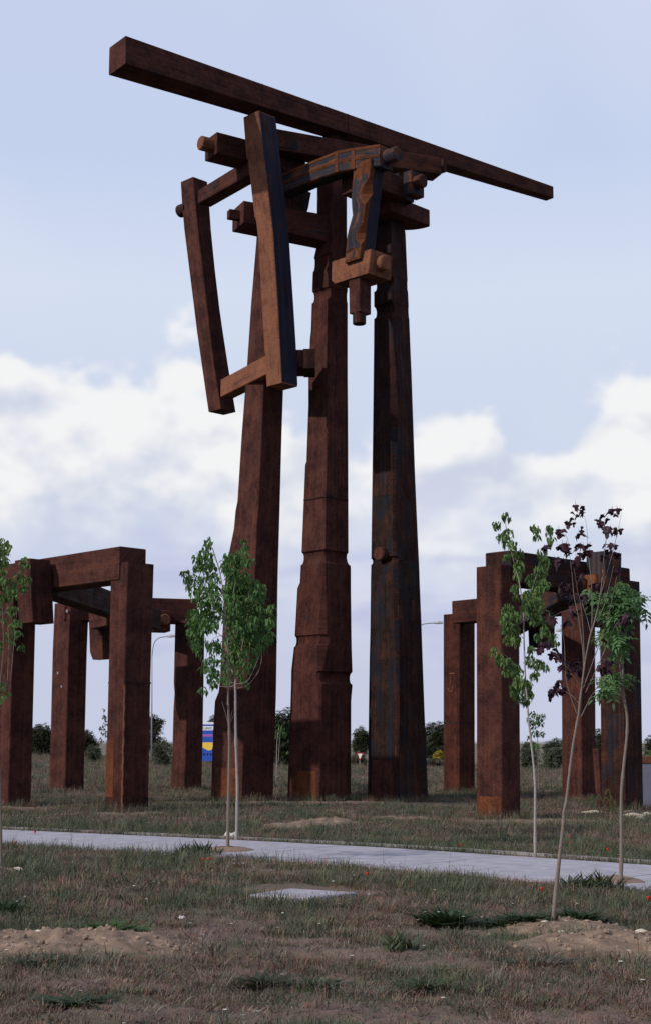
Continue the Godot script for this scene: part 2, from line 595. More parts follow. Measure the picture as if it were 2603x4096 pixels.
func grow_grass() -> void:
	var kinds := [blade_mesh(15, 0.1, 0.02, 0.0024, true), blade_mesh(18, 0.12, 0.045, 0.003), blade_mesh(13, 0.14, 0.03, 0.0022, true), blade_mesh(17, 0.12, 0.07, 0.0034)]
	var xf := [[], [], [], []]
	var cols := [[], [], [], []]
	var dry := [Color(0.118, 0.072, 0.062), Color(0.17, 0.125, 0.094), Color(0.11, 0.085, 0.074), Color(0.13, 0.068, 0.052), Color(0.14, 0.117, 0.107)]
	var green := [Color(0.055, 0.07, 0.04), Color(0.07, 0.085, 0.048), Color(0.046, 0.062, 0.044), Color(0.095, 0.1, 0.058), Color(0.078, 0.09, 0.07)]
	# [nearest, farthest, tufts per square metre, size]
	for zone in [[7.6, 14.0, 260.0, 1.0], [14.0, 25.0, 120.0, 1.15], [25.0, 45.0, 50.0, 1.45], [45.0, 75.0, 13.0, 2.1], [75.0, 135.0, 4.0, 3.0]]:
		var w0: float = zone[0] * 0.25 + 2.0
		var w1: float = zone[1] * 0.25 + 2.0
		var n := int((w0 + w1) * (zone[1] - zone[0]) * zone[2])
		for i in n:
			var d := rng.randf_range(zone[0], zone[1])
			var x := rng.randf_range(-1, 1) * lerpf(w0, w1, (d - zone[0]) / (zone[1] - zone[0]))
			if blocked(x, -d):
				continue
			var soil := soil_at(x, d) if d < 42.0 else 0.0
			if rng.randf() < soil * 1.1:
				continue
			var bare := 0.0
			for m in worn:
				bare = maxf(bare, smoothstep(1.3, 0.5, Vector2((x - m[0]) / m[2], (d - m[1]) / m[3]).length()))
			bare = maxf(bare, bare_at(x, d) * 0.6)
			if rng.randf() < bare * 0.7:
				continue
			var g := 0.58 + 0.9 * n_mid.get_noise_2d(x * 2.2, d * 1.5) + 0.5 * n_big.get_noise_2d(x * 6.0 + 30.0, d * 3.0)
			var lush := 0.0
			if d < 45.0 and d > 12.0:
				var s := path_side(x, -d)
				lush = smoothstep(-5.2, -2.7, s) * smoothstep(-2.3, -2.7, s) * 0.2 + smoothstep(5.0, 0.6, s) * smoothstep(0.1, 0.6, s) * 0.28
			elif d < 12.0:
				g -= 0.2
			if d > 42.0:
				g -= 0.12
			g += lush
			var h: float = zone[3] * rng.randf_range(0.055, 0.15) * (0.75 + 0.5 * clampf(g, 0.0, 1.0))
			h *= (1.0 - 0.45 * bare) * (0.62 if d < 14.0 else 0.74)
			if rng.randf() < 0.05:
				h *= 1.9
			var c: Color = green[rng.randi() % 5] if rng.randf() < g else dry[rng.randi() % 5]
			var b := 0.75 + 0.5 * rng.randf()
			var k := rng.randi() % 4
			var wide: float = zone[3] * rng.randf_range(0.8, 1.3)
			xf[k].append(Transform3D(Basis(Vector3.UP, rng.randf() * TAU).scaled(Vector3(wide, h, wide)), Vector3(x, ground_h(x, -d) - 0.005, -d)))
			cols[k].append(Color(c.r * b, c.g * b, c.b * b))
	# longer tufts left standing against the feet of the posts
	for f in [[966, 3215, 1.1], [1278, 3215, 1.1], [1590, 3215, 1.1], [33, 3230, 0.62], [261, 3169, 0.62], [489, 3253, 0.62], [736, 3165, 0.62], [1835, 3180, 0.62], [2007, 3279, 0.62], [2327, 3204, 0.62], [2500, 3251, 0.62]]:
		var dd := ground_depth(f[1]) if f[2] < 1.0 else 38.4
		var q := at(f[0], f[1], dd)
		for i in int(90 * f[2]):
			var face := U if i % 2 == 0 else V
			var p: Vector3 = Vector3(q.x, 0, q.z) + face * rng.randf_range(-0.1, 1.15) * f[2] - (V if i % 2 == 0 else U) * rng.randf_range(0.03, 0.3) + Vector3(rng.randfn(0, 0.04), 0, rng.randfn(0, 0.04))
			var k := rng.randi() % 4
			var h := rng.randf_range(0.08, 0.3)
			var c: Color = green[rng.randi() % 5] if rng.randf() < 0.5 else dry[rng.randi() % 5]
			xf[k].append(Transform3D(Basis(Vector3.UP, rng.randf() * TAU).scaled(Vector3(1.3, h, 1.3)), Vector3(p.x, ground_h(p.x, p.z) - 0.005, p.z)))
			cols[k].append(c)
	var g := Node3D.new()
	g.name = "grass"
	g.set_meta("kind", "stuff")
	tag(g, "dry brown and grey green meadow grass over the whole field", "grass")
	g.set_meta("kind", "stuff")
	add_child(g, true)
	for k in 4:
		multi("grass_tufts", kinds[k], M.blade, xf[k], cols[k], g)
	# daisies
	base = Vector3.ZERO
	var st := start()
	loft(st, [disc(Vector3(0, 0, 0), Vector3.UP, 0.003, 5), disc(Vector3(0, 1.0, 0), Vector3.UP, 0.003, 5)], [Color(0.1, 0.14, 0.06), Color(0.1, 0.14, 0.06)])
	for i in 7:
		var a := TAU * i / 7
		var o := Vector3(cos(a), 0.1, sin(a))
		tri(st, Vector3(0, 1, 0), Vector3(0, 1, 0) + o * 0.022 + o.cross(Vector3.UP) * 0.008, Vector3(0, 1, 0) + o * 0.022 - o.cross(Vector3.UP) * 0.008, Vector2.ZERO, Vector2.ZERO, Vector2.ZERO, Vector3.ZERO, Color.WHITE, Color.WHITE, Color.WHITE)
	st.generate_normals()
	var daisy := st.commit()
	var fx := []
	var fc := []
	while fx.size() < 520:
		var d := rng.randf_range(8.0, 37.0)
		var x := rng.randf_range(-1, 1) * (d * 0.25 + 1.0)
		var clump := n_mid.get_noise_2d(x * 2.5 + 99.0, d * 2.5)
		if clump < 0.12 - (0.25 if d > 24.0 else 0.0) or blocked(x, -d) or soil_at(x, d) > 0.4:
			continue
		var s := rng.randf_range(0.35, 0.7)
		fx.append(Transform3D(Basis(Vector3.UP, rng.randf() * TAU).rotated(Vector3(1, 0, 0.3).normalized(), rng.randf_range(-0.5, 0.6)).scaled(Vector3(s, rng.randf_range(0.12, 0.28), s)), Vector3(x, ground_h(x, -d), -d)))
		fc.append(Color(0.4, 0.4, 0.38) if rng.randf() < 0.93 else Color(0.6, 0.5, 0.06))
	tag(multi("wild_flowers", daisy, M.petal, fx, fc, self), "small white and a few yellow flowers scattered through the meadow grass", "flowers")
	# clods on the bare soil
	base = Vector3.ZERO
	st = start()
	loft(st, [disc(Vector3(0, -0.5, 0.1), Vector3.UP, 0.7, 6), disc(Vector3(0.1, 0.1, 0), Vector3.UP, 1.0, 6), disc(Vector3(0, 0.6, 0.1), Vector3.UP, 0.5, 6)])
	st.generate_normals()
	var clod := st.commit()
	var cx := []
	var cc := []
	for m in soils:
		for i in int(2200.0 * m[2] * m[3]) if m[1] < 14.0 else int(120.0 * m[2] * m[3]):
			var x: float = m[0] + m[2] * rng.randf_range(-1.1, 1.1)
			var d: float = m[1] + m[3] * rng.randf_range(-1.1, 1.1)
			if soil_at(x, d) < 0.45 or blocked(x, -d):
				continue
			var s: float = 0.004 + 0.026 * pow(rng.randf(), 9.0)
			cx.append(Transform3D(Basis.from_euler(Vector3(rng.randf() * 6, rng.randf() * 6, 0)).scaled(Vector3(s, s, s)), Vector3(x, ground_h(x, -d) + s * 0.2, -d)))
			var b := rng.randf_range(0.75, 1.3)
			cc.append(Color(0.2 * b, 0.147 * b, 0.112 * b))
	tag(multi("soil_clods", clod, M.petal, cx, cc, self), "brown crumbs and pebbles on the bare soil mounds", "soil")

# ---------- trees ----------
func leaf_mesh(length: float, width: float, droop: float) -> ArrayMesh:
	base = Vector3.ZERO
	var st := start()
	var below := Vector3(0, -40, 0)
	var pts := [[0.0, 0.0], [0.3, 1.0], [0.62, 0.8], [1.0, 0.0]]
	for k in 3:
		for s in [-1.0, 1.0]:
			var a := Vector3(0, -droop * pow(pts[k][0], 2.0), pts[k][0]) * length
			var b := Vector3(0, -droop * pow(pts[k + 1][0], 2.0), pts[k + 1][0]) * length
			var a2 := a + Vector3(s * width * pts[k][1], 0.25 * width * pts[k][1], 0)
			var b2 := b + Vector3(s * width * pts[k + 1][1], 0.25 * width * pts[k + 1][1], 0)
			tri(st, a, b, b2, Vector2.ZERO, Vector2.ZERO, Vector2.ZERO, below)
			if pts[k][1] > 0.0:
				tri(st, a, b2, a2, Vector2.ZERO, Vector2.ZERO, Vector2.ZERO, below)
	st.generate_normals()
	return st.commit()

func compound_leaf(n: int, length: float) -> ArrayMesh:   # leaflets along a drooping stalk
	base = Vector3.ZERO
	var st := start()
	var one := leaf_mesh(length, length * 0.17, 0.25)
	for k in n:
		var t := (k / 2) / maxf(1.0, (n - 1) / 2.0)
		var side := -1.0 if k % 2 == 0 else 1.0
		var z := length * 1.7 * t
		var turn := side * 1.0 if k < n - 1 else 0.0
		st.append_from(one, 0, Transform3D(Basis(Vector3.UP, turn).rotated(Vector3.RIGHT, 0.15), Vector3(0, -0.12 * z * z / length, z)))
	return st.commit()

func lobed_leaf(r: float) -> ArrayMesh:   # a maple leaf, five pointed lobes
	base = Vector3.ZERO
	var st := start()
	var rim := []
	for k in 22:
		var a := -2.5 + 5.0 * k / 21.0
		var lobe := absf(cos(a * 2.5 * 0.5 * 1.26))
		var rr: float = r * (0.45 + 0.55 * pow(absf(cos(a * 1.57)), 1.6)) * (1.0 if k % 2 == 0 else 0.86) * (1.0 - 0.06 * a * a)
		rim.append(Vector3(sin(a) * rr, -0.22 * rr * rr / r - 0.03 * r * lobe, cos(a) * rr + 0.2 * r))
	for k in 21:
		tri(st, Vector3(0, 0.02, 0), rim[k], rim[k + 1], Vector2.ZERO, Vector2.ZERO, Vector2.ZERO, Vector3(0, -40, 0))
	tri(st, Vector3(-0.004, 0, 0.1 * r), Vector3(0.004, 0, 0.1 * r), Vector3(0, 0.25 * r, -0.9 * r), Vector2.ZERO, Vector2.ZERO, Vector2.ZERO, Vector3(0, -40, 0))
	st.generate_normals()
	return st.commit()

# stems: [base radius, tip radius, depth change at the tip, [x, y, x, y, ...]] measured in the photograph; the first is the trunk
func young_tree(label: String, d: float, stems: Array, bark: Material, group := "young trees along the path", called := "young_tree") -> Node3D:
	var s0: Array = stems[0][3]
	var foot := at(s0[0], s0[1], d)
	foot.y = ground_h(foot.x, foot.z)
	var o := thing(called, label, "tree", foot, group)
	for k in stems.size():
		var s: Array = stems[k]
		var xy: Array = s[3]
		var n := xy.size() / 2
		var pts := []
		for i in n:
			pts.append(at(xy[2 * i], xy[2 * i + 1], d + (s[4] if s.size() > 4 else 0.0) + s[2] * i / (n - 1.0)))
		if k == 0:
			pts[0].y = foot.y - 0.06
		pts = smooth_path(pts, 6)
		var radii := []
		for i in pts.size():
			var t := i / (pts.size() - 1.0)
			radii.append(lerpf(s[0], s[1], pow(t, 0.75)) * (0.44 if k == 0 else 0.38) * (1.0 + 0.16 * n_small.get_noise_2d(i * 23.0, k * 50.0) + (0.22 if k == 0 and i % 9 == 4 else 0.0)) * (1.25 - 0.25 * minf(t * 12.0, 1.0) if k == 0 else 1.0))
		var st := start()
		st.set_smooth_group(0)
		tube(st, pts, radii, 10 if k == 0 else 6)
		part(st, "trunk" if k == 0 else "branch", bark, o)
	return o

func leaf_turn(down: float) -> Basis:
	return Basis(Vector3.UP, rng.randf() * TAU) * Basis(Vector3.RIGHT, down + rng.randf_range(-0.5, 0.6)) * Basis(Vector3.BACK, rng.randf_range(-0.6, 0.6))

# blobs: [x, y, r, x, y, r, ...] measured in a window of the photograph that starts at (ox, oy) and is k times enlarged
func foliage(o: Node3D, blobs: Array, ox: float, oy: float, k: float, d: float, deep: float, dens: float, mesh: Mesh, mat: Material, tones: Array, size := 1.0, down := 0.7) -> void:
	var xf := []
	var cols := []
	for i in blobs.size() / 3:
		var bx: float = ox + blobs[3 * i] * k
		var by: float = oy + blobs[3 * i + 1] * k
		var br: float = blobs[3 * i + 2] * k
		var dd := d + rng.randf_range(-deep, deep)
		var tone := rng.randf()
		for j in int(ceil(br * br * dens)):
			var a := rng.randf() * TAU
			var r := br * sqrt(rng.randf())
			var p := at(bx + cos(a) * r, by + sin(a) * r, dd + rng.randf_range(-1, 1) * br * d / F * 1.3)
			var s := size * rng.randf_range(0.65, 1.2)
			xf.append(Transform3D(leaf_turn(down).scaled(Vector3(s, s, s)), p - base))
			var c: Color = tones[0].lerp(tones[1], clampf(tone * 0.6 + rng.randf() * 0.4, 0, 1))
			var b := rng.randf_range(0.75, 1.25)
			cols.append(Color(c.r * b, c.g * b, c.b * b))
	multi("foliage", mesh, mat, xf, cols, o)

var sprig: ArrayMesh

# a far round-headed oak or shrub: lobes of small sprigs
func far_crown(o: Node3D, lobes: Array, dens: float, size: float, tones: Array) -> void:
	var xf := []
	var cols := []
	for l in lobes:
		var c: Vector3 = l[0]
		var r: Vector3 = l[1]
		var tone := rng.randf()
		for i in int(dens * (r.x * r.y + r.x * r.z + r.y * r.z)):
			var dir := Vector3(rng.randfn(), rng.randfn(), rng.randfn()).normalized()
			var p := c + dir * r * pow(rng.randf(), 0.35)
			if p.y < base.y + 0.02:
				continue
			var s := size * rng.randf_range(0.6, 1.3)
			xf.append(Transform3D(leaf_turn(0.2).scaled(Vector3(s, s, s)), p - base))
			var col: Color = tones[0].lerp(tones[1], clampf(tone * 0.7 + rng.randf() * 0.3, 0, 1))
			cols.append(col)
	multi("crown", sprig, M.leaf, xf, cols, o)

func oak(label: String, x0: float, x1: float, ytop: float, ybase: float, d: float, tones: Array, called := "oak_tree", category := "tree", group := "dark trees far behind the field", trunk := true) -> void:
	var foot := at((x0 + x1) / 2.0, ybase, d)
	var w := (at(x1, ybase, d).x - at(x0, ybase, d).x) / 2.0
	var top := at((x0 + x1) / 2.0, ytop, d).y
	foot.y = ground_h(foot.x, foot.z)
	var o := thing(called, label, category, foot, group)
	var h := top - foot.y
	var lobes := []
	var low := 0.1 if trunk else 0.0
	for i in 9:
		var a := rng.randf() * TAU
		var q := sqrt(rng.randf()) * 0.6
		var y := lerpf(low + 0.12, 0.8, rng.randf())
		var rr := rng.randf_range(0.32, 0.5)
		lobes.append([foot + Vector3(cos(a) * w * q, h * y, sin(a) * w * q), Vector3(w * rr, minf(h * 0.2, w * rr), w * rr)])
	lobes.append([foot + Vector3(0, h * (0.5 + low * 0.5), 0), Vector3(w * 0.75, h * (0.5 - low * 0.5), w * 0.75)])
	far_crown(o, lobes, 200.0, 0.34 if trunk else 0.24, tones)
	if trunk:
		var st := start()
		st.set_smooth_group(0)
		tube(st, [foot - Vector3(0, 0.2, 0), foot + Vector3(0.1, h * 0.25, 0), foot + Vector3(-0.05, h * 0.6, 0)], [w * 0.14, w * 0.1, w * 0.04], 8)
		part(st, "trunk", M.bark_dark, o)

# ---------- the sky ----------
func sky_color(az: float, el: float) -> Color:
	var dir := Vector3(sin(az) * cos(el), sin(el), -cos(az) * cos(el))
	var e := rad_to_deg(el)
	var a := rad_to_deg(az)
	var c := Color(0.55, 0.57, 0.74)
	var stops := [[0.0, Color(0.56, 0.6, 0.75)], [6.0, Color(0.57, 0.62, 0.79)], [12.0, Color(0.61, 0.68, 0.84)], [18.0, Color(0.66, 0.73, 0.88)], [23.0, Color(0.55, 0.64, 0.85)], [30.0, Color(0.56, 0.63, 0.83)], [50.0, Color(0.42, 0.49, 0.74)], [90.0, Color(0.36, 0.44, 0.7)]]
	for k in stops.size() - 1:
		if e >= stops[k][0] and e <= stops[k + 1][0]:
			c = stops[k][1].lerp(stops[k + 1][1], (e - stops[k][0]) / (stops[k + 1][0] - stops[k][0]))
	# thin veil of high cloud
	var hp := Vector3(dir.x, 0, dir.z) / maxf(dir.y + 0.12, 0.05)
	var veil := n_veil.get_noise_3d(hp.x * 55.0 + dir.y * 30.0, 5.0, hp.z * 20.0) * 0.5 + 0.5
	c = c.lerp(Color(0.76, 0.81, 0.9), clampf(0.12 + (veil - 0.36) * 2.0, 0, 1) * smoothstep(2.0, 9.0, e) * 0.9)
	# heaped clouds in a belt above the horizon
	var top := 12.3 + 1.5 * n_big.get_noise_2d(a * 3.0, 7.0)
	top += 4.3 * exp(-pow((a + 5.2) / 2.6, 2.0)) + 2.6 * exp(-pow((a + 11.5) / 3.6, 2.0)) + 2.6 * exp(-pow((a - 12.8) / 3.4, 2.0)) + 0.2 * exp(-pow((a - 6.0) / 2.5, 2.0)) + 2.6 * exp(-pow((a + 32.0) / 6.0, 2.0)) + 2.6 * exp(-pow((a - 38.0) / 7.0, 2.0)) + 3.0 * absf(n_big.get_noise_2d(a * 1.2, 90.0)) * smoothstep(20.0, 40.0, absf(a))
	var q := dir * 100.0
	q.y *= 1.5
	var f1 := n_cloud.get_noise_3d(q.x, q.y, q.z)
	var f2 := n_cloud.get_noise_3d(q.x - 1.6, q.y + 2.2, q.z)
	var f3 := n_cloud.get_noise_3d(q.x * 3.1, q.y * 3.1 + 50.0, q.z * 3.1)
	var puff := top - e + 3.6 * f1 + 1.3 * f3
	var base_e := 8.2 + 1.2 * n_big.get_noise_2d(a * 5.0, 300.0)
	var alpha := smoothstep(-0.25, 1.1, puff) * smoothstep(base_e - 1.6, base_e + 2.0, e + 2.6 * f1)
	var lit := clampf(0.6 + (f1 - f2) * 1.9 + 0.35 * f3 + 0.07 * (e - 10.0) + 0.25 * smoothstep(1.6, 0.2, puff), 0.0, 1.0)
	var white := Color(0.61, 0.655, 0.785).lerp(Color(0.92, 0.92, 0.915), lit)
	c = c.lerp(white, alpha * 0.93)
	# grey undersides lower down
	var low := smoothstep(0.0, 0.35, n_cloud.get_noise_3d(q.x * 0.7 + 300.0, q.y * 2.2, q.z * 0.7)) * smoothstep(9.5, 6.5, e) * smoothstep(1.0, 5.0, e)
	c = c.lerp(Color(0.47, 0.5, 0.72), low * 0.55)
	var streak := smoothstep(0.1, 0.4, n_cloud.get_noise_3d(q.x * 0.8, q.y * 2.0 + 200.0, q.z * 0.8)) * smoothstep(8.0, 5.5, e) * smoothstep(1.5, 4.0, e)
	return c.lerp(Color(0.7, 0.72, 0.82), streak * 0.6)

func build_sky() -> PanoramaSkyMaterial:
	var w := 3072
	var h := 1536
	var lw := 768
	var coarse := Image.create_empty(lw, 192, false, Image.FORMAT_RGBF)
	for y in 192:
		for x in lw:
			var az := TAU * (x + 0.5) / lw
			if az > PI:
				az -= TAU
			coarse.set_pixel(x, y, sky_color(az, maxf(0.0, PI / 2 - PI * (y + 0.5) / 384.0)))
	coarse.resize(w, h / 2, Image.INTERPOLATE_CUBIC)
	var im := Image.create_empty(w, h, false, Image.FORMAT_RGBF)
	im.fill(Color(0.16, 0.14, 0.12))
	im.blit_rect(coarse, Rect2i(0, 0, w, h / 2), Vector2i.ZERO)
	var half := int(w * 22.0 / 360.0)
	for y in range(int(h * (90.0 - 42.0) / 180.0), h / 2):
		var el := PI / 2 - PI * (y + 0.5) / h
		for k in range(-half, half):
			im.set_pixel(posmod(k, w), y, sky_color(TAU * (k + 0.5) / w, el))
	var m := PanoramaSkyMaterial.new()
	m.panorama = ImageTexture.create_from_image(im)
	return m

func setup() -> void:
	rng.seed = 20240611
	for n in [[n_big, 0.06, 2, 11], [n_mid, 0.35, 3, 12], [n_small, 0.6, 3, 13], [n_cloud, 0.075, 6, 14], [n_veil, 0.012, 5, 15]]:
		n[0].noise_type = FastNoiseLite.TYPE_SIMPLEX_SMOOTH
		n[0].frequency = n[1]
		n[0].fractal_octaves = n[2]
		n[0].seed = n[3]
	n_cloud.fractal_gain = 0.52

func _ready() -> void:
	setup()
	var cam := Camera3D.new()
	cam.name = "camera"
	cam.position = Vector3(0, EYE, 0)
	cam.rotation = Vector3(pitch, 0, 0)
	cam.fov = rad_to_deg(2.0 * atan(CY / F))
	cam.near = 0.1
	cam.far = 4000.0
	add_child(cam)
	var we := WorldEnvironment.new()
	we.name = "world_environment"
	var env := Environment.new()
	env.background_mode = Environment.BG_SKY
	env.sky = Sky.new()
	env.sky.sky_material = build_sky()
	env.tonemap_mode = Environment.TONE_MAPPER_LINEAR
	env.tonemap_exposure = 1.0
	env.sdfgi_enabled = true
	env.ssao_enabled = true
	env.ssil_enabled = true
	we.environment = env
	add_child(we)
	var sun := DirectionalLight3D.new()
	sun.name = "sun"
	sun.light_color = Color(1.0, 0.95, 0.89)
	sun.light_energy = 1.25
	sun.light_angular_distance = 1.0
	sun.shadow_enabled = true
	add_child(sun)
	var el := deg_to_rad(32.0)
	var turn := deg_to_rad(28.0)
	sun.look_at_from_position(Vector3(-cos(el) * cos(turn), sin(el), cos(el) * sin(turn)) * 50.0, Vector3.ZERO)

	materials()
	build_ground()
	build_path()
	tower()
	left_gate()
	right_gate()
	background()
	trees()
	small_things()
	grow_grass()

func materials() -> void:
	M.rust = rust(101, Color(0.022, 0.0098, 0.0098), Color(0.048, 0.0188, 0.0166), Color(0.074, 0.0285, 0.0235), 0.3, Color(0.02, 0.018, 0.022), Color(0.1, 0.036, 0.018))
	M.rust_dark = rust(202, Color(0.013, 0.008, 0.008), Color(0.027, 0.0125, 0.011), Color(0.05, 0.02, 0.015), 0.45, Color(0.013, 0.013, 0.019), Color(0.09, 0.032, 0.016))
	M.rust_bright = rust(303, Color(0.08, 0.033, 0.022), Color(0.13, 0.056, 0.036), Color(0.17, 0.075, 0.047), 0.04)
	M.rust_orange = rust(606, Color(0.035, 0.014, 0.009), Color(0.085, 0.03, 0.0155), Color(0.12, 0.043, 0.02), 0.22, Color(0.025, 0.016, 0.014), Color(0.12, 0.045, 0.02))
	M.mill_scale = rust(404, Color(0.07, 0.027, 0.017), Color(0.105, 0.04, 0.023), Color(0.14, 0.056, 0.03), 0.68, Color(0.022, 0.022, 0.031), Color(0.15, 0.06, 0.03))
	M.scale_dark = rust(505, Color(0.018, 0.011, 0.012), Color(0.03, 0.016, 0.016), Color(0.05, 0.022, 0.018), 0.72, Color(0.013, 0.015, 0.03), Color(0.06, 0.028, 0.02))
	M.scale_black = rust(707, Color(0.008, 0.006, 0.006), Color(0.016, 0.0098, 0.009), Color(0.036, 0.016, 0.012), 0.5, Color(0.01, 0.0105, 0.016), Color(0.06, 0.022, 0.012))
	M.earth = grainy(1.0, 1.0, 1.0, 21, 0.03, 0.45, 1.1)
	M.soil = grainy(0.19, 0.13, 0.1, 24, 0.05, 0.4, 0.5)
	M.concrete = grainy(0.265, 0.262, 0.31, 22, 0.012, 0.22, 2.6)
	M.kerb = grainy(0.2, 0.19, 0.195, 23, 0.02, 0.16, 1.0)
	M.blade = plain(1, 1, 1, 0.8, true)
	M.petal = plain(1, 1, 1, 0.8, true)
	M.leaf = leafy(1, 1, 1, 0.55)
	M.purple_leaf = leafy(0.035, 0.012, 0.022, 0.35)
	M.bark_grey = grainy(0.18, 0.15, 0.135, 31, 0.05, 0.65, 0.3)
	M.bark_pale = grainy(0.3, 0.27, 0.27, 32, 0.04, 0.7, 0.35)
	M.bark_dark = grainy(0.05, 0.04, 0.035, 33, 0.05, 0.4, 0.5)
	M.stone = grainy(0.42, 0.37, 0.3, 34, 0.03, 0.25, 0.3)
	M.metal_grey = plain(0.22, 0.24, 0.3, 0.5)
	sprig = compound_leaf(7, 0.5)

# ---------- path ----------
func path_point(s: float) -> Array:   # a point on the far edge and the way across, s metres from its left end
	var left := s
	for k in path_edge.size() - 1:
		var a: Vector3 = path_edge[k]
		var b: Vector3 = path_edge[k + 1]
		var l := a.distance_to(b)
		if left <= l or k == path_edge.size() - 2:
			var t := (b - a) / l
			var t0: Vector3 = ((b - a) / l + (a - path_edge[maxi(k - 1, 0)]).normalized()).normalized()
			var t1: Vector3 = ((b - a) / l + (path_edge[mini(k + 2, path_edge.size() - 1)] - b).normalized()).normalized()
			var tt := t0.lerp(t1, left / l).normalized()
			return [a + t * left, Vector3(-tt.z, 0, tt.x), tt]
		left -= l
	return []

func build_path() -> void:
	var road := structure("path")
	var s := 40.0
	while s < 94.0:
		var st := start()
		var w := 3.0
		var rings := []
		for k in 4:
			var q := path_point(s + 0.012 + (w - 0.024) * k / 3.0)
			var a: Vector3 = q[0] + Vector3(0, 0.035, 0)
			var b: Vector3 = a + q[1] * 2.65
			rings.append([a, b, b + DOWN * 0.14, a + DOWN * 0.14])
		var c := rng.randf_range(0.94, 1.06)
		loft(st, rings, [Color(c, c, c), Color(c, c, c), Color(c, c, c), Color(c, c, c)])
		part(st, "paving_slab", M.concrete, road)
		s += w
	var kerb := structure("kerb")
	s = 50.0
	while s < 94.0:
		var q := path_point(s)
		var a: Vector3 = q[0] - q[1] * 0.58
		var st := start()
		var c := rng.randf_range(0.85, 1.1)
		box(st, a + q[2] * 0.5 + Vector3(0, -0.045, 0), q[2] * 0.494, Vector3(0, 0.085, 0), q[1] * 0.06, 0.012)
		part(st, "kerb_stone", M.kerb, kerb)
		s += 1.0

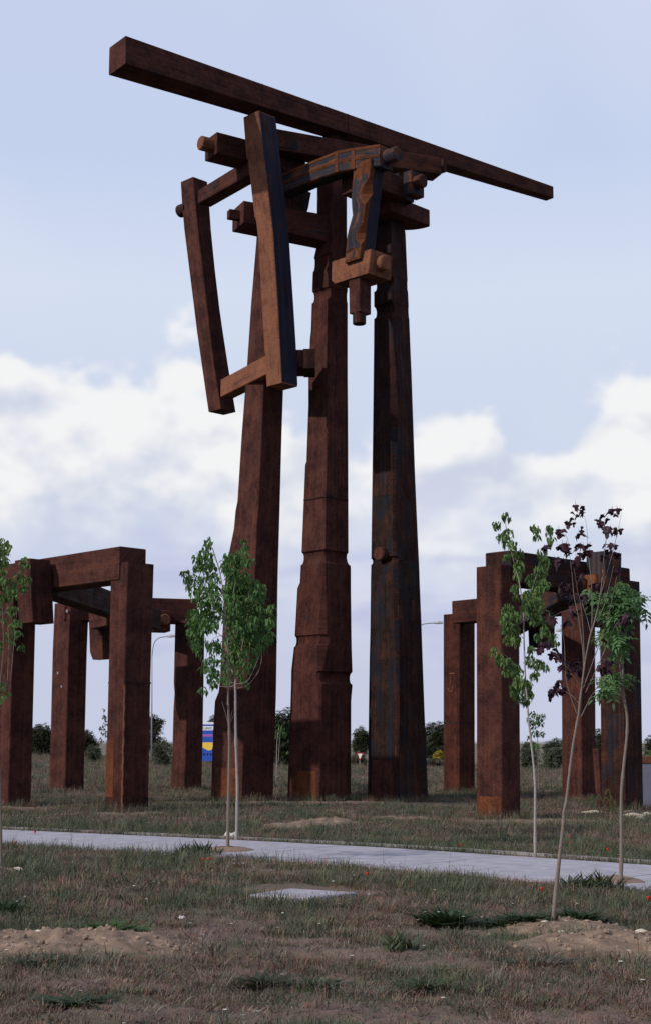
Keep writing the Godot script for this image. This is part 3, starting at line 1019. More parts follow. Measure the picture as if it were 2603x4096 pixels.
# ---------- the tower ----------
func tower() -> void:
	var o := thing("tower_sculpture", "tall rust brown steel tower of three tapering columns carrying crossed beams", "sculpture", Vector3(-0.15, 0, -39.4))
	var st := start()
	post(st, [[3222, 843, 966, 1093], [2950, 850, 974, 1100], [2801, 859, 980, 1106], [2763, 874, 984, 1107], [2700, 880, 990, 1108], [2316, 900, 1018, 1113], [2237, 907, 1022, 1115], [2100, 935, 1028, 1119], [2030, 941, 1033, 1121], [1990, 949, 1036, 1122], [1718, 966, 1047, 1129], [1446, 987, 1057, 1138], [1191, 1004, 1068, 1147], [952, 1024, 1080, 1158], [830, 1032, 1086, 1150]], 38.4, 38.85, [[2990, 2940, 0.02, 1, 0]],
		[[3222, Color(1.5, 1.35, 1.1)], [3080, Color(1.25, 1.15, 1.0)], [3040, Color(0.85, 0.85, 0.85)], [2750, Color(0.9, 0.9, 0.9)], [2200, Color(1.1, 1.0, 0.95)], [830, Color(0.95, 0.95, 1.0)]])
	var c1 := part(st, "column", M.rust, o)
	st = start()
	post(st, [[3230, 1147, 1276, 1404], [2799, 1161, 1280, 1405, 0.05], [2740, 1163, 1282, 1410, 0.06], [2676, 1164, 1281, 1410, 0.09], [2585, 1174, 1288, 1407, 0.2], [2530, 1178, 1291, 1406, 0.16], [2342, 1188, 1295, 1404, 0.08], [2320, 1198, 1295, 1404, 0.07], [2258, 1201, 1296, 1404, 0.06], [2190, 1205, 1299, 1394, 0.02], [1844, 1219, 1307, 1393], [1830, 1224, 1308, 1393], [1602, 1232, 1312, 1392], [1490, 1232, 1314, 1391, 0.05], [1450, 1234, 1316, 1391, 0.02], [1337, 1238, 1318, 1391], [1300, 1242, 1319, 1391], [1079, 1249, 1323, 1391], [1010, 1254, 1325, 1390], [955, 1267, 1326, 1389], [909, 1270, 1327, 1388], [870, 1266, 1327, 1388], [723, 1267, 1329, 1388], [640, 1270, 1330, 1388]], 38.3, 38.8,
		[[2250, 2196, 0.1, 1, 1], [2582, 2535, 0.08, 1, 0], [2734, 2682, 0.1, 0, 1], [1192, 1142, 0.09, 1, 0.3], [1066, 1008, 0.05, 1, 0]],
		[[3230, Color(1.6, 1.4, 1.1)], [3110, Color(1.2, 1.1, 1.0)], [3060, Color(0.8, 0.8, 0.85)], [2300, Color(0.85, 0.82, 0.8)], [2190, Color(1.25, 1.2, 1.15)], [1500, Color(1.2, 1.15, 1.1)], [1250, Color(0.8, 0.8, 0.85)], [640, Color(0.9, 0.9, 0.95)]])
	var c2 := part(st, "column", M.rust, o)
	st = start()
	post(st, [[3222, 1467, 1590, 1713, 0.02], [2819, 1472, 1590, 1697, 0.06], [2623, 1475, 1588, 1690, 0.08], [2500, 1478, 1585, 1686, 0.1], [2300, 1480, 1581, 1678, 0.1], [2263, 1481, 1580, 1677, 0.08], [2114, 1483, 1576, 1670, 0.05], [1885, 1486, 1576, 1660, 0.08], [1650, 1489, 1577, 1652, 0.14], [1474, 1491, 1573, 1646, 0.08], [1383, 1492, 1570, 1642, 0.03], [1255, 1493, 1567, 1637], [1144, 1493, 1564, 1632], [980, 1495, 1562, 1625], [909, 1496, 1562, 1622], [883, 1497, 1562, 1615], [802, 1499, 1560, 1600], [760, 1500, 1559, 1598], [700, 1500, 1558, 1597]], 38.4, 38.85,
		[[2248, 2222, 0.07, 1, 0], [1255, 1204, 0.11, 1, 0.15], [1146, 1100, 0.11, 1, 0.15], [1042, 1010, 0.06, 1, 0]],
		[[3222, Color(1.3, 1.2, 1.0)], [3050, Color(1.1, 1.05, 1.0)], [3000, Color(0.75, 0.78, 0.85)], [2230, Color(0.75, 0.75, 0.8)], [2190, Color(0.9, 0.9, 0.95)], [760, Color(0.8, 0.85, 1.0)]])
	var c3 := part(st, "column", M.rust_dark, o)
	c3.set_meta("label", "dark column with blue black mill scale")
	dowel(at(1524, 2216, 38.85), -U, 0.2, 0.12, c3, M.rust)
	face_sheet([[3222, 843, 966, 1093], [2950, 850, 974, 1100]], 38.4, 38.43, 3218, 3072, true, 0.12, 0.86, M.rust_orange, "rust_patch", c1, 0.005)
	face_sheet([[3230, 1147, 1276, 1404], [2799, 1161, 1280, 1405]], 38.3, 38.37, 3226, 3085, true, 0.1, 0.84, M.rust_orange, "rust_patch", c2, 0.005)
	face_sheet([[3222, 1467, 1590, 1713], [2819, 1472, 1590, 1697]], 38.4, 38.46, 3216, 3040, true, 0.14, 0.86, M.rust, "rust_patch", c3, 0.005)
	var row3 := [[3222, 1467, 1590, 1713, 0.02], [2819, 1472, 1590, 1697, 0.08], [2623, 1475, 1588, 1690, 0.12], [2500, 1478, 1585, 1686, 0.14], [2300, 1480, 1581, 1678, 0.16], [2263, 1481, 1580, 1677, 0.08], [2114, 1483, 1576, 1670, 0.05], [1885, 1486, 1576, 1660, 0.14], [1650, 1489, 1577, 1652, 0.22], [1474, 1491, 1573, 1646, 0.13], [1383, 1492, 1570, 1642, 0.06], [1255, 1493, 1567, 1637], [760, 1500, 1559, 1598]]
	face_sheet(row3, 38.4, 38.85, 3036, 2256, true, 0.04, 0.975, M.scale_black, "scale_skin", c3, 0.004)
	face_sheet(row3, 38.4, 38.85, 2214, 1262, true, 0.06, 0.97, M.scale_black, "scale_skin", c3, 0.004)
	face_sheet(row3, 38.4, 38.85, 2420, 2236, false, 0.12, 0.95, M.scale_black, "scale_skin", c3, 0.004)
	seam([[3222, 843, 966, 1093], [2700, 880, 990, 1108], [2237, 907, 1022, 1115]], 38.4, 38.57, 2560, c1)
	seam([[2190, 1205, 1299, 1394], [1490, 1232, 1314, 1391]], 38.47, 38.62, 1985, c2)
	# raised weld strips down the right face of that column
	for strip in [[1640, 1655, 2400, 2850], [1588, 1600, 2420, 3180]]:
		st = start()
		var f := at(1585, 2600, 38.62)
		var a := f + U * along(f, U, strip[0])
		var b := f + U * along(f, U, strip[1])
		var top := at(strip[0], strip[2], -a.z).y
		var bot := at(strip[0], strip[3], -a.z).y
		box(st, Vector3((a.x + b.x) / 2, (top + bot) / 2, (a.z + b.z) / 2) - V * 0.01, (b - a) / 2, Vector3(0, (top - bot) / 2, 0), V * 0.05)
		part(st, "weld_strip", M.rust, c3)

	# the long beam over everything, thinning out to the right
	st = start()
	var p0 := at(505, 142, 35.0)
	var h0 := p0.y - at(510, 254, 35.0).y
	var d1 := depth_for_height(745, p0.y)
	var p1 := at(2211, 745, d1)
	var h1 := p1.y - at(2212, 792, d1).y
	var dir := (p1 - p0).normalized()
	var side := Vector3(dir.z, 0, -dir.x)
	if side.z > 0.0:
		side = -side
	beam(st, p0, p1, h0, h1, side, along(p0, side, 439), along(p1, side, 2180), 12)
	var lb := part(st, "long_beam", M.rust, o)
	for t in [0.27, 0.46, 0.51, 0.72]:   # plate joints, proud weld seams
		st = start()
		var p := p0.lerp(p1, t)
		var hh := lerpf(h0, h1, t)
		box(st, p + DOWN * (hh / 2 + 0.004) + side * 0.24, dir * 0.012, Vector3(0, hh / 2 + 0.002, 0), side * 0.245, 0.004)
		part(st, "weld_seam", M.rust_dark, lb)
	# spacer blocks that carry it
	st = start()
	box(st, at(1338, 548, 40.0), U * 0.3, Vector3(0, 0.3, 0), V * 0.2)
	part(st, "spacer_block", M.rust_dark, o)
	st = start()
	box(st, at(1768, 664, 41.0), U * 0.08, Vector3(0, 0.2, 0), V * 0.1)
	part(st, "spacer_block", M.rust_dark, o)

	# upper left beam with its round dowel
	st = start()
	p0 = at(870, 527, 37.9)
	h0 = p0.y - at(871, 611, 37.9).y
	p1 = at(1222, 619, depth_for_height(619, p0.y))
	dir = (p1 - p0).normalized()
	side = Vector3(dir.z, 0, -dir.x)
	var w := along(p0, side, 822)
	beam(st, p0, p1, h0, h0, side, w, w)
	var ub := part(st, "cross_beam", M.rust, o)
	dowel(p0 + side * w * 0.5 + DOWN * h0 * 0.45, -dir, 0.205, 0.36, ub, M.rust_bright)

	# beam that runs right, under the long beam
	st = start()
	p0 = at(1060, 510, 38.35)
	h0 = p0.y - at(1062, 594, 38.35).y
	var q1 := at(1763, 632, depth_for_height(632, at(1105, 515, 38.5).y))
	p0.y = q1.y
	dir = (q1 - p0).normalized()
	side = Vector3(dir.z, 0, -dir.x)
	beam(st, p0, q1, h0, q1.y - at(1768, 697, -q1.z).y, side, 0.6, 0.6)
	part(st, "cross_beam", M.rust, o)
	st = start()   # a plate of dark mill scale on it
	var pl := p0.lerp(q1, 0.125)
	box(st, pl + DOWN * h0 * 0.46 - side * 0.004, dir * 0.3, Vector3(0, h0 * 0.4, 0), side * 0.01, 0.004)
	part(st, "face_plate", M.rust_dark, o)

	# lower left beam with a square peg
	st = start()
	p0 = at(976, 802, 37.75)
	p1 = at(1266, 852, depth_for_height(852, p0.y))
	dir = (p1 - p0).normalized()
	p1 += dir * 0.8
	side = Vector3(dir.z, 0, -dir.x)
	h0 = p0.y - at(976, 889, 37.75).y
	w = along(p0, side, 931)
	beam(st, p0, p1, h0, 0.84, side, w, 0.62)
	var lo := part(st, "cross_beam", M.rust, o)
	st = start()
	box(st, p0 + side * w * 0.42 + DOWN * h0 * 0.52 - dir * 0.15, dir * 0.17, Vector3(0, 0.125, 0), side * 0.1)
	part(st, "peg", M.rust, lo)

	# the hanging frame at the left: outer plank, two arms, main plank
	st = start()
	post(st, [[1635, 834, 884, 945], [1469, 810, 858, 918], [1313, 788, 838, 894], [1222, 777, 828, 881], [1060, 757, 809, 862], [897, 737, 790, 846], [780, 727, 779, 838], [707, 723, 773, 831]], 40.9, 41.0)
	var ou := part(st, "hanging_plank", M.rust, o)
	ou.set_meta("label", "outer plank on the far side of the frame")
	dowel(at(745, 836, 41.55), V, 0.2, 0.3, ou, M.rust_dark)
	st = start()
	p0 = at(793, 760, 40.85)
	p1 = at(1050, 600, depth_for_height(600, p0.y))
	dir = (p1 - p0).normalized()
	side = Vector3(-dir.z, 0, dir.x)
	if side.z > 0.0:
		side = -side
	beam(st, p0, p1, 0.44, 0.5, side, 0.46, 0.46)
	part(st, "arm", M.rust, o)
	st = start()
	p0 = at(884, 1518, 40.75)
	p1 = at(1092, 1405, depth_for_height(1405, p0.y))
	h0 = p0.y - at(890, 1588, 40.75).y
	beam(st, p0, p1, h0, h0 * 1.05, side, 0.42, 0.42)
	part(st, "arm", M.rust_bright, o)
	st = start()
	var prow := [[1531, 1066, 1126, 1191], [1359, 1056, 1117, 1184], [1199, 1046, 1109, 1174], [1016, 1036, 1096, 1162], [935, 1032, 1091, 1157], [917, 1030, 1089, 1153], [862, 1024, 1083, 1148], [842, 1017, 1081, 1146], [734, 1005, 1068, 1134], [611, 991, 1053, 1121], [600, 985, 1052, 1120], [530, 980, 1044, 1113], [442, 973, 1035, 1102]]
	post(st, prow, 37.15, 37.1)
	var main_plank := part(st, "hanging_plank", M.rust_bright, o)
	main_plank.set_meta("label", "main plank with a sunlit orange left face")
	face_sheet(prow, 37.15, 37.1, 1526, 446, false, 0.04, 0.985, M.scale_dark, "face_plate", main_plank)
	st = start()   # stub between the main plank and the middle column
	box(st, at(1195, 1453, 38.15), Vector3(0.44, 0, 0), Vector3(0, 0.245, 0), Vector3(0, 0, 0.5))
	var sb := part(st, "stub_beam", M.rust, o)
	st = start()
	box(st, at(1237, 1453, 37.9), Vector3(0.16, 0, 0), Vector3(0, 0.27, 0), Vector3(0, 0, 0.5))
	part(st, "end_plate", M.rust_dark, sb)

	# arched yoke across the middle column
	st = start()
	var rings := []
	for k in [[1518, 577, 664, 36.5], [1408, 593, 677, 36.98], [1350, 603, 687, 37.25], [1225, 655, 731, 37.9], [1110, 703, 780, 38.5]]:
		var a := at(k[0], k[1], k[3])
		var b := at(k[0], k[2], k[3])
		rings.append(chamfered([a + U * 0.5, a, b, b + U * 0.5], 0.03))
	loft(st, rings)
	var yk := part(st, "arched_yoke", M.mill_scale, o)
	var face := [[1518, 577, 664, 36.5], [1408, 593, 677, 36.98], [1350, 603, 687, 37.25], [1225, 655, 731, 37.9], [1110, 703, 780, 38.5]]
	for f in [[0.0, 0.13, 0, 4], [0.44, 0.57, 0, 4]]:   # welded rust bands on its face
		st = start()
		rings = []
		for k in range(f[2], f[3] + 1):
			var a := at(face[k][0], lerpf(face[k][1], face[k][2], f[0]), face[k][3])
			var b := at(face[k][0], lerpf(face[k][1], face[k][2], f[1]), face[k][3])
			rings.append([a + U * 0.02, a - U * 0.012, b - U * 0.012, b + U * 0.02])
		loft(st, rings)
		part(st, "weld_band", M.rust_orange, yk)
	for f in [1346.0, 1412.0]:
		st = start()
		rings = []
		for e in [f - 5.0, f + 7.0]:
			var t: float = (1408.0 - e) / 58.0
			var dd := lerpf(36.98, 37.25, t)
			var a := at(e, lerpf(593, 603, t), dd)
			var b := at(e, lerpf(677, 687, t), dd)
			rings.append([a + U * 0.02, a - U * 0.016, b - U * 0.016, b + U * 0.02])
		loft(st, rings)
		part(st, "weld_band", M.rust_orange, yk)
	dowel(at(1518, 620, 36.5) + U * 0.28, -V, 0.21, 0.42, yk, M.mill_scale)
	# post that hangs from the yoke, its front edge scooped twice
	st = start()
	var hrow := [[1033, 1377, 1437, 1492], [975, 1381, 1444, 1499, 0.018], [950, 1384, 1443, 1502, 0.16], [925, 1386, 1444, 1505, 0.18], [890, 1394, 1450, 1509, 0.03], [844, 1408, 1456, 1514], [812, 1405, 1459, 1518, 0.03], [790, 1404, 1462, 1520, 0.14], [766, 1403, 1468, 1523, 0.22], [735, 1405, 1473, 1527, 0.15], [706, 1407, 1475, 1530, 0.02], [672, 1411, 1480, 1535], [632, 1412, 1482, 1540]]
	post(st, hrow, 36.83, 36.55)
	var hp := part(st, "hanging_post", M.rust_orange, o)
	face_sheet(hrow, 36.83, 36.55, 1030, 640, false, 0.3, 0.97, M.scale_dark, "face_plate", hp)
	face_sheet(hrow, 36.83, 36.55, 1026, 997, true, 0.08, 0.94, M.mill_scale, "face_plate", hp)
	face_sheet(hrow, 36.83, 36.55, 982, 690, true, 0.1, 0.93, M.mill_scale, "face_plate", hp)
	# block that it carries
	st = start()
	post(st, [[1092, 1337, 1471, 1560], [1074, 1324, 1474, 1566], [995, 1326, 1483, 1563]], 36.7, 36.7)
	var bl := part(st, "hanging_block", M.rust_bright, o)
	dowel(at(1478, 1042, 36.7) + U * 0.42, -V, 0.215, 0.22, bl, M.rust_bright)
	st = start()
	post(st, [[1243, 1395, 1437, 1484], [1060, 1392, 1436, 1484]], 37.0, 37.0)
	var bob := part(st, "plumb_post", M.rust, o)
	st = start()
	var bc := at(1437, 1243, 37.0) + (U + V) * 0.18
	loft(st, [disc(bc + Vector3(0, 0.1, 0), Vector3.UP, 0.18, 28), disc(at(1436, 1297, -bc.z) - Vector3(0, -0.02, 0), Vector3.UP, 0.18, 28), disc(at(1436, 1297, -bc.z), Vector3.UP, 0.165, 28)])
	part(st, "dowel", M.rust_dark, bob)

	# second yoke behind, with its end block and dowel
	st = start()
	p0 = at(1480, 655, 37.1)
	beam(st, p0, p0 + U * along(p0, U, 1622), 0.6, 0.62, V, 1.1, 1.1)
	part(st, "cross_beam", M.rust, o)
	st = start()
	post(st, [[769, 1610, 1644, 1696], [678, 1610, 1644, 1696]], 37.55, 37.55)
	var eb := part(st, "end_block", M.mill_scale, o)
	dowel(at(1644, 724, 37.55) + U * 0.22, -V, 0.19, 0.26, eb, M.rust)

	st = start()   # the beam behind it
	p0 = at(1600, 700, 38.1)
	box(st, p0 + V * 0.5 + U * 0.25 + DOWN * 0.3, U * 0.32, Vector3(0, 0.36, 0), V * 0.5)
	part(st, "bearing_block", M.rust_dark, o)
	# rounded slab on the right column
	st = start()
	p0 = at(1560, 778, 38.2)
	var reach := along(p0, U, 1722)
	var plan := [p0, p0 + U * (reach - 0.06)]
	for k in 9:
		var a := PI / 2 * k / 8.0
		plan.append(p0 + U * (reach - 0.9 * (1.0 - cos(a))) + V * (0.08 + 0.95 * sin(a)))
	plan.append(p0 + V * 1.03)
	var low := []
	for p in plan:
		low.append(p + DOWN * 0.47)
	loft(st, [plan, low])
	part(st, "rounded_slab", M.rust, o)

	# dark bracket between the planks and the middle column
	st = start()
	post(st, [[852, 1115, 1150, 1216], [838, 1114, 1150, 1224], [800, 1112, 1150, 1235], [735, 1112, 1150, 1246]], 39.0, 39.0)
	part(st, "bracket", M.rust_dark, o)

# ---------- the gates ----------
func left_gate() -> void:
	var o := thing("gate_sculpture", "left rusty steel gate of four square pillars with crossed lintels", "sculpture", Vector3(-6.4, 0, -40), "low rusty gates beside the tower")
	var st := start()
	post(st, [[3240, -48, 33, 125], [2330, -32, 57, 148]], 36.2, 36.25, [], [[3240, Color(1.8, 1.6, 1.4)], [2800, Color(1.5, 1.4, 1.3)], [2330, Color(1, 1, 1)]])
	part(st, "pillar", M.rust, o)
	st = start()
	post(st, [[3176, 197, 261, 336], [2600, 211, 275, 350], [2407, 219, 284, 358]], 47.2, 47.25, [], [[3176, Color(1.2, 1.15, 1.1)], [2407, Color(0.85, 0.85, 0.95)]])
	var pb := part(st, "pillar", M.rust, o)
	for k in [[269, 2444, 0.058], [232, 2690, 0.05], [247, 2745, 0.045], [238, 2790, 0.04]]:   # pale paint dabs
		var f := at(272, k[1], 47.22)
		var c := f + V * along(f, V, k[0]) - U * 0.002
		st = start()
		loft(st, [disc(c, U, k[2], 14), disc(c - U * 0.004, U, k[2] * 0.9, 14)])
		part(st, "paint_dab", plain(0.16, 0.15, 0.2), pb)
	st = start()
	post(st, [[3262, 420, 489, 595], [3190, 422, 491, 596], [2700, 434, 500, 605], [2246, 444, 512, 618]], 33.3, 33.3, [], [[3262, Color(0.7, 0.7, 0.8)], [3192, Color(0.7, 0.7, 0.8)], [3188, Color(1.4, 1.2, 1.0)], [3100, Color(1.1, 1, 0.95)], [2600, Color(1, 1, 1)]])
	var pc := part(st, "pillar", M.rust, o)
	pc.set_meta("label", "nearest pillar with a welded front edge")
	face_sheet([[3262, 420, 489, 595], [2246, 444, 512, 618]], 33.3, 33.3, 3245, 3196, true, 0.02, 0.98, M.rust_dark, "rust_patch", pc, 0.005)
	face_sheet([[3262, 420, 489, 595], [2246, 444, 512, 618]], 33.3, 33.3, 3245, 3190, false, 0.02, 0.98, M.rust_dark, "rust_patch", pc, 0.005)
	face_sheet([[3262, 420, 489, 595], [2246, 444, 512, 618]], 33.3, 33.3, 3190, 2960, true, 0.55, 0.99, M.rust_orange, "rust_patch", pc, 0.005)
	seam([[3262, 420, 489, 595], [2246, 444, 512, 618]], 33.3, 33.3, 2728, pc)
	st = start()   # weld bead down its front edge
	var pts := []
	for k in 24:
		var y := lerpf(3250, 2740, k / 23.0)
		pts.append(at(lerpf(489, 500, k / 23.0) + 1.5 * sin(k * 2.1), y, 33.29))
	var rad := []
	for k in 24:
		rad.append(0.022 + 0.006 * sin(k * 1.7))
	tube(st, pts, rad, 6)
	part(st, "weld_bead", M.rust_bright, pc)
	st = start()
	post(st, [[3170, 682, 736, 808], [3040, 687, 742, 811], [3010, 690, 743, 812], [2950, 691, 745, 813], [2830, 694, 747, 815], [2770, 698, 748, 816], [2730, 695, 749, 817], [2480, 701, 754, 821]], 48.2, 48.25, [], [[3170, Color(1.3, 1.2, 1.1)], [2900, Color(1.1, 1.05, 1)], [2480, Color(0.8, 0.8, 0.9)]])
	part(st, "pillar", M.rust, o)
	# front lintel
	st = start()
	var p0 := at(482, 2185, 33.48) - U * 0.012
	var h := p0.y - at(482, 2318, 33.48).y
	var p1 := p0 + V * along(p0, V, -70)
	beam(st, p0, p1, h, h, U, along(p0, U, 585), 0.6)
	part(st, "lintel", M.rust, o)
	# cross beam that runs back, and the block on its front end
	st = start()
	p0 = at(180, 2262, 35.15)
	h = p0.y - at(182, 2368, 35.15).y
	p1 = Vector3(-5.45, p0.y, -47.2)
	var dir := (p1 - p0).normalized()
	var side := Vector3(dir.z, 0, -dir.x)
	if side.x > 0.0:
		side = -side
	beam(st, p0, p1, h, h, side, 0.55, 0.55)
	part(st, "cross_beam", M.rust_dark, o)
	st = start()
	post(st, [[2488, 76, 132, 218], [2400, 70, 127, 214], [2233, 59, 120, 203]], 34.85, 34.85)
	part(st, "hanging_block", M.rust, o)
	# back lintel, its hanging block, and the square plate with a round disc
	st = start()
	p0 = at(262, 2372, 47.35)
	p1 = at(792, 2397, 48.75)
	p0.y = p1.y
	dir = (p1 - p0).normalized()
	beam(st, p0, p1, 0.84, 0.84, Vector3(dir.z, 0, -dir.x), 0.6, 0.6)
	part(st, "lintel", M.rust, o)
	st = start()
	post(st, [[2636, 371, 412, 440], [2605, 360, 411, 445], [2520, 357, 408, 445], [2440, 354, 404, 445]], 46.6, 46.6)
	part(st, "hanging_block", M.rust, o)
	st = start()
	p0 = at(362, 2465, 46.5)
	beam(st, p0, p0 - V * 0.9, 0.42, 0.36, U, 0.5, 0.5)
	part(st, "cross_beam", M.rust, o)
	st = start()
	p0 = at(617, 2440, 47.6)
	dir = Vector3(0.93, 0, -0.36)
	beam(st, p0, p0 + dir * along(p0, dir, 684), 0.7, 0.7, Vector3(-0.36, 0, -0.93), 0.8, 0.8)
	var pe := part(st, "end_block", M.rust, o)
	dowel(at(655, 2480, 47.75), Vector3(0.36, 0, 0.93), 0.19, 0.22, pe, M.rust_bright)

func right_gate() -> void:
	var o := thing("gate_sculpture", "right rusty steel gate of four square pillars, half hidden by young trees", "sculpture", Vector3(5.6, 0, -37), "low rusty gates beside the tower")
	var st := start()
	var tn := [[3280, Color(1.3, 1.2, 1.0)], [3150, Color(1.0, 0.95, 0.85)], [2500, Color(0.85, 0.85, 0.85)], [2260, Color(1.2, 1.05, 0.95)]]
	post(st, [[3186, 1771, 1835, 1898], [2453, 1771, 1837, 1898]], 44.7, 44.75, [], tn)
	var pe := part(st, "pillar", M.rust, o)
	for mark in [[1794, 2694, 1806, 2692, 1818, 2696], [1804, 2692, 1802, 2712, 1801, 2738], [1789, 2750, 1794, 2764, 1804, 2766, 1811, 2754, 1808, 2742]]:   # weld marks left on its face
		var pts := []
		var rad := []
		for i in mark.size() / 2:
			var f := at(1836, mark[2 * i + 1], 44.73)
			pts.append(f + V * along(f, V, mark[2 * i]))
			rad.append(0.022)
		st = start()
		tube(st, pts, rad, 6)
		part(st, "weld_bead", M.rust_bright, pe)
	seam([[3186, 1771, 1835, 1898], [2453, 1771, 1837, 1898]], 44.7, 44.75, 2890, pe)
	st = start()
	post(st, [[3284, 1904, 2007, 2081], [2258, 1902, 2002, 2075]], 30.5, 30.5, [], tn)
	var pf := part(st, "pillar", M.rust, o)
	face_sheet([[3284, 1904, 2007, 2081], [2258, 1902, 2002, 2075]], 30.5, 30.5, 3278, 3188, true, 0.03, 0.97, M.rust_orange, "rust_patch", pf, 0.005)
	pf.set_meta("label", "nearest pillar with rust runs below its top")
	st = start()
	post(st, [[3212, 2246, 2327, 2382], [2395, 2242, 2324, 2379]], 40.2, 40.25, [], tn)
	part(st, "pillar", M.rust, o)
	st = start()
	post(st, [[3256, 2403, 2500, 2572], [2318, 2394, 2490, 2557]], 33.5, 33.5, [], tn)
	part(st, "pillar", M.rust_dark, o)
	# front lintel
	st = start()
	var f := at(2003, 2230, 30.5)
	var p0 := f + U * along(f, U, 2040)
	p0 = at(2040, 2201, -p0.z) - V * 0.012
	var h := p0.y - at(2042, 2328, -p0.z).y
	beam(st, p0, p0 + U * along(p0, U, 2516), h, h, V, along(p0, V, 1940), 0.6)
	part(st, "lintel", M.rust_dark, o)
	# back lintel
	st = start()
	p0 = at(1806, 2404, 44.5)
	var hh := p0.y - at(1808, 2493, 44.5).y
	var p1 := Vector3(7.55, p0.y, -40.5)
	var dir := (p1 - p0).normalized()
	beam(st, p0, p1, hh, hh, Vector3(-dir.z, 0, dir.x) * (1.0 if dir.x < 0.0 else -1.0), 0.6, 0.6)
	part(st, "lintel", M.rust, o)
	# cross beam running back under the lintel, with its bright end and the tall block
	st = start()
	p0 = at(2242, 2310, 32.2)
	h = p0.y - at(2242, 2400, 32.2).y
	beam(st, p0, Vector3(5.3, p0.y, -43.6), h, h, Vector3(1, 0, 0.05), 0.55, 0.55)
	part(st, "cross_beam", M.rust_dark, o)
	st = start()
	post(st, [[2393, 2242, 2378, 2392], [2296, 2242, 2380, 2394]], 32.05, 32.05, [], [[2393, Color(1.2, 1.0, 0.8)], [2296, Color(1.2, 1.0, 0.8)]])
	part(st, "end_plate", M.rust_bright, o)
	st = start()
	post(st, [[2500, 2336, 2411, 2481], [2203, 2342, 2417, 2485]], 32.35, 32.35)
	part(st, "hanging_block", M.mill_scale, o)
	st = start()
	post(st, [[2587, 2112, 2160, 2218], [2440, 2106, 2152, 2218]], 41.6, 41.6)
	part(st, "hanging_block", M.rust_dark, o)

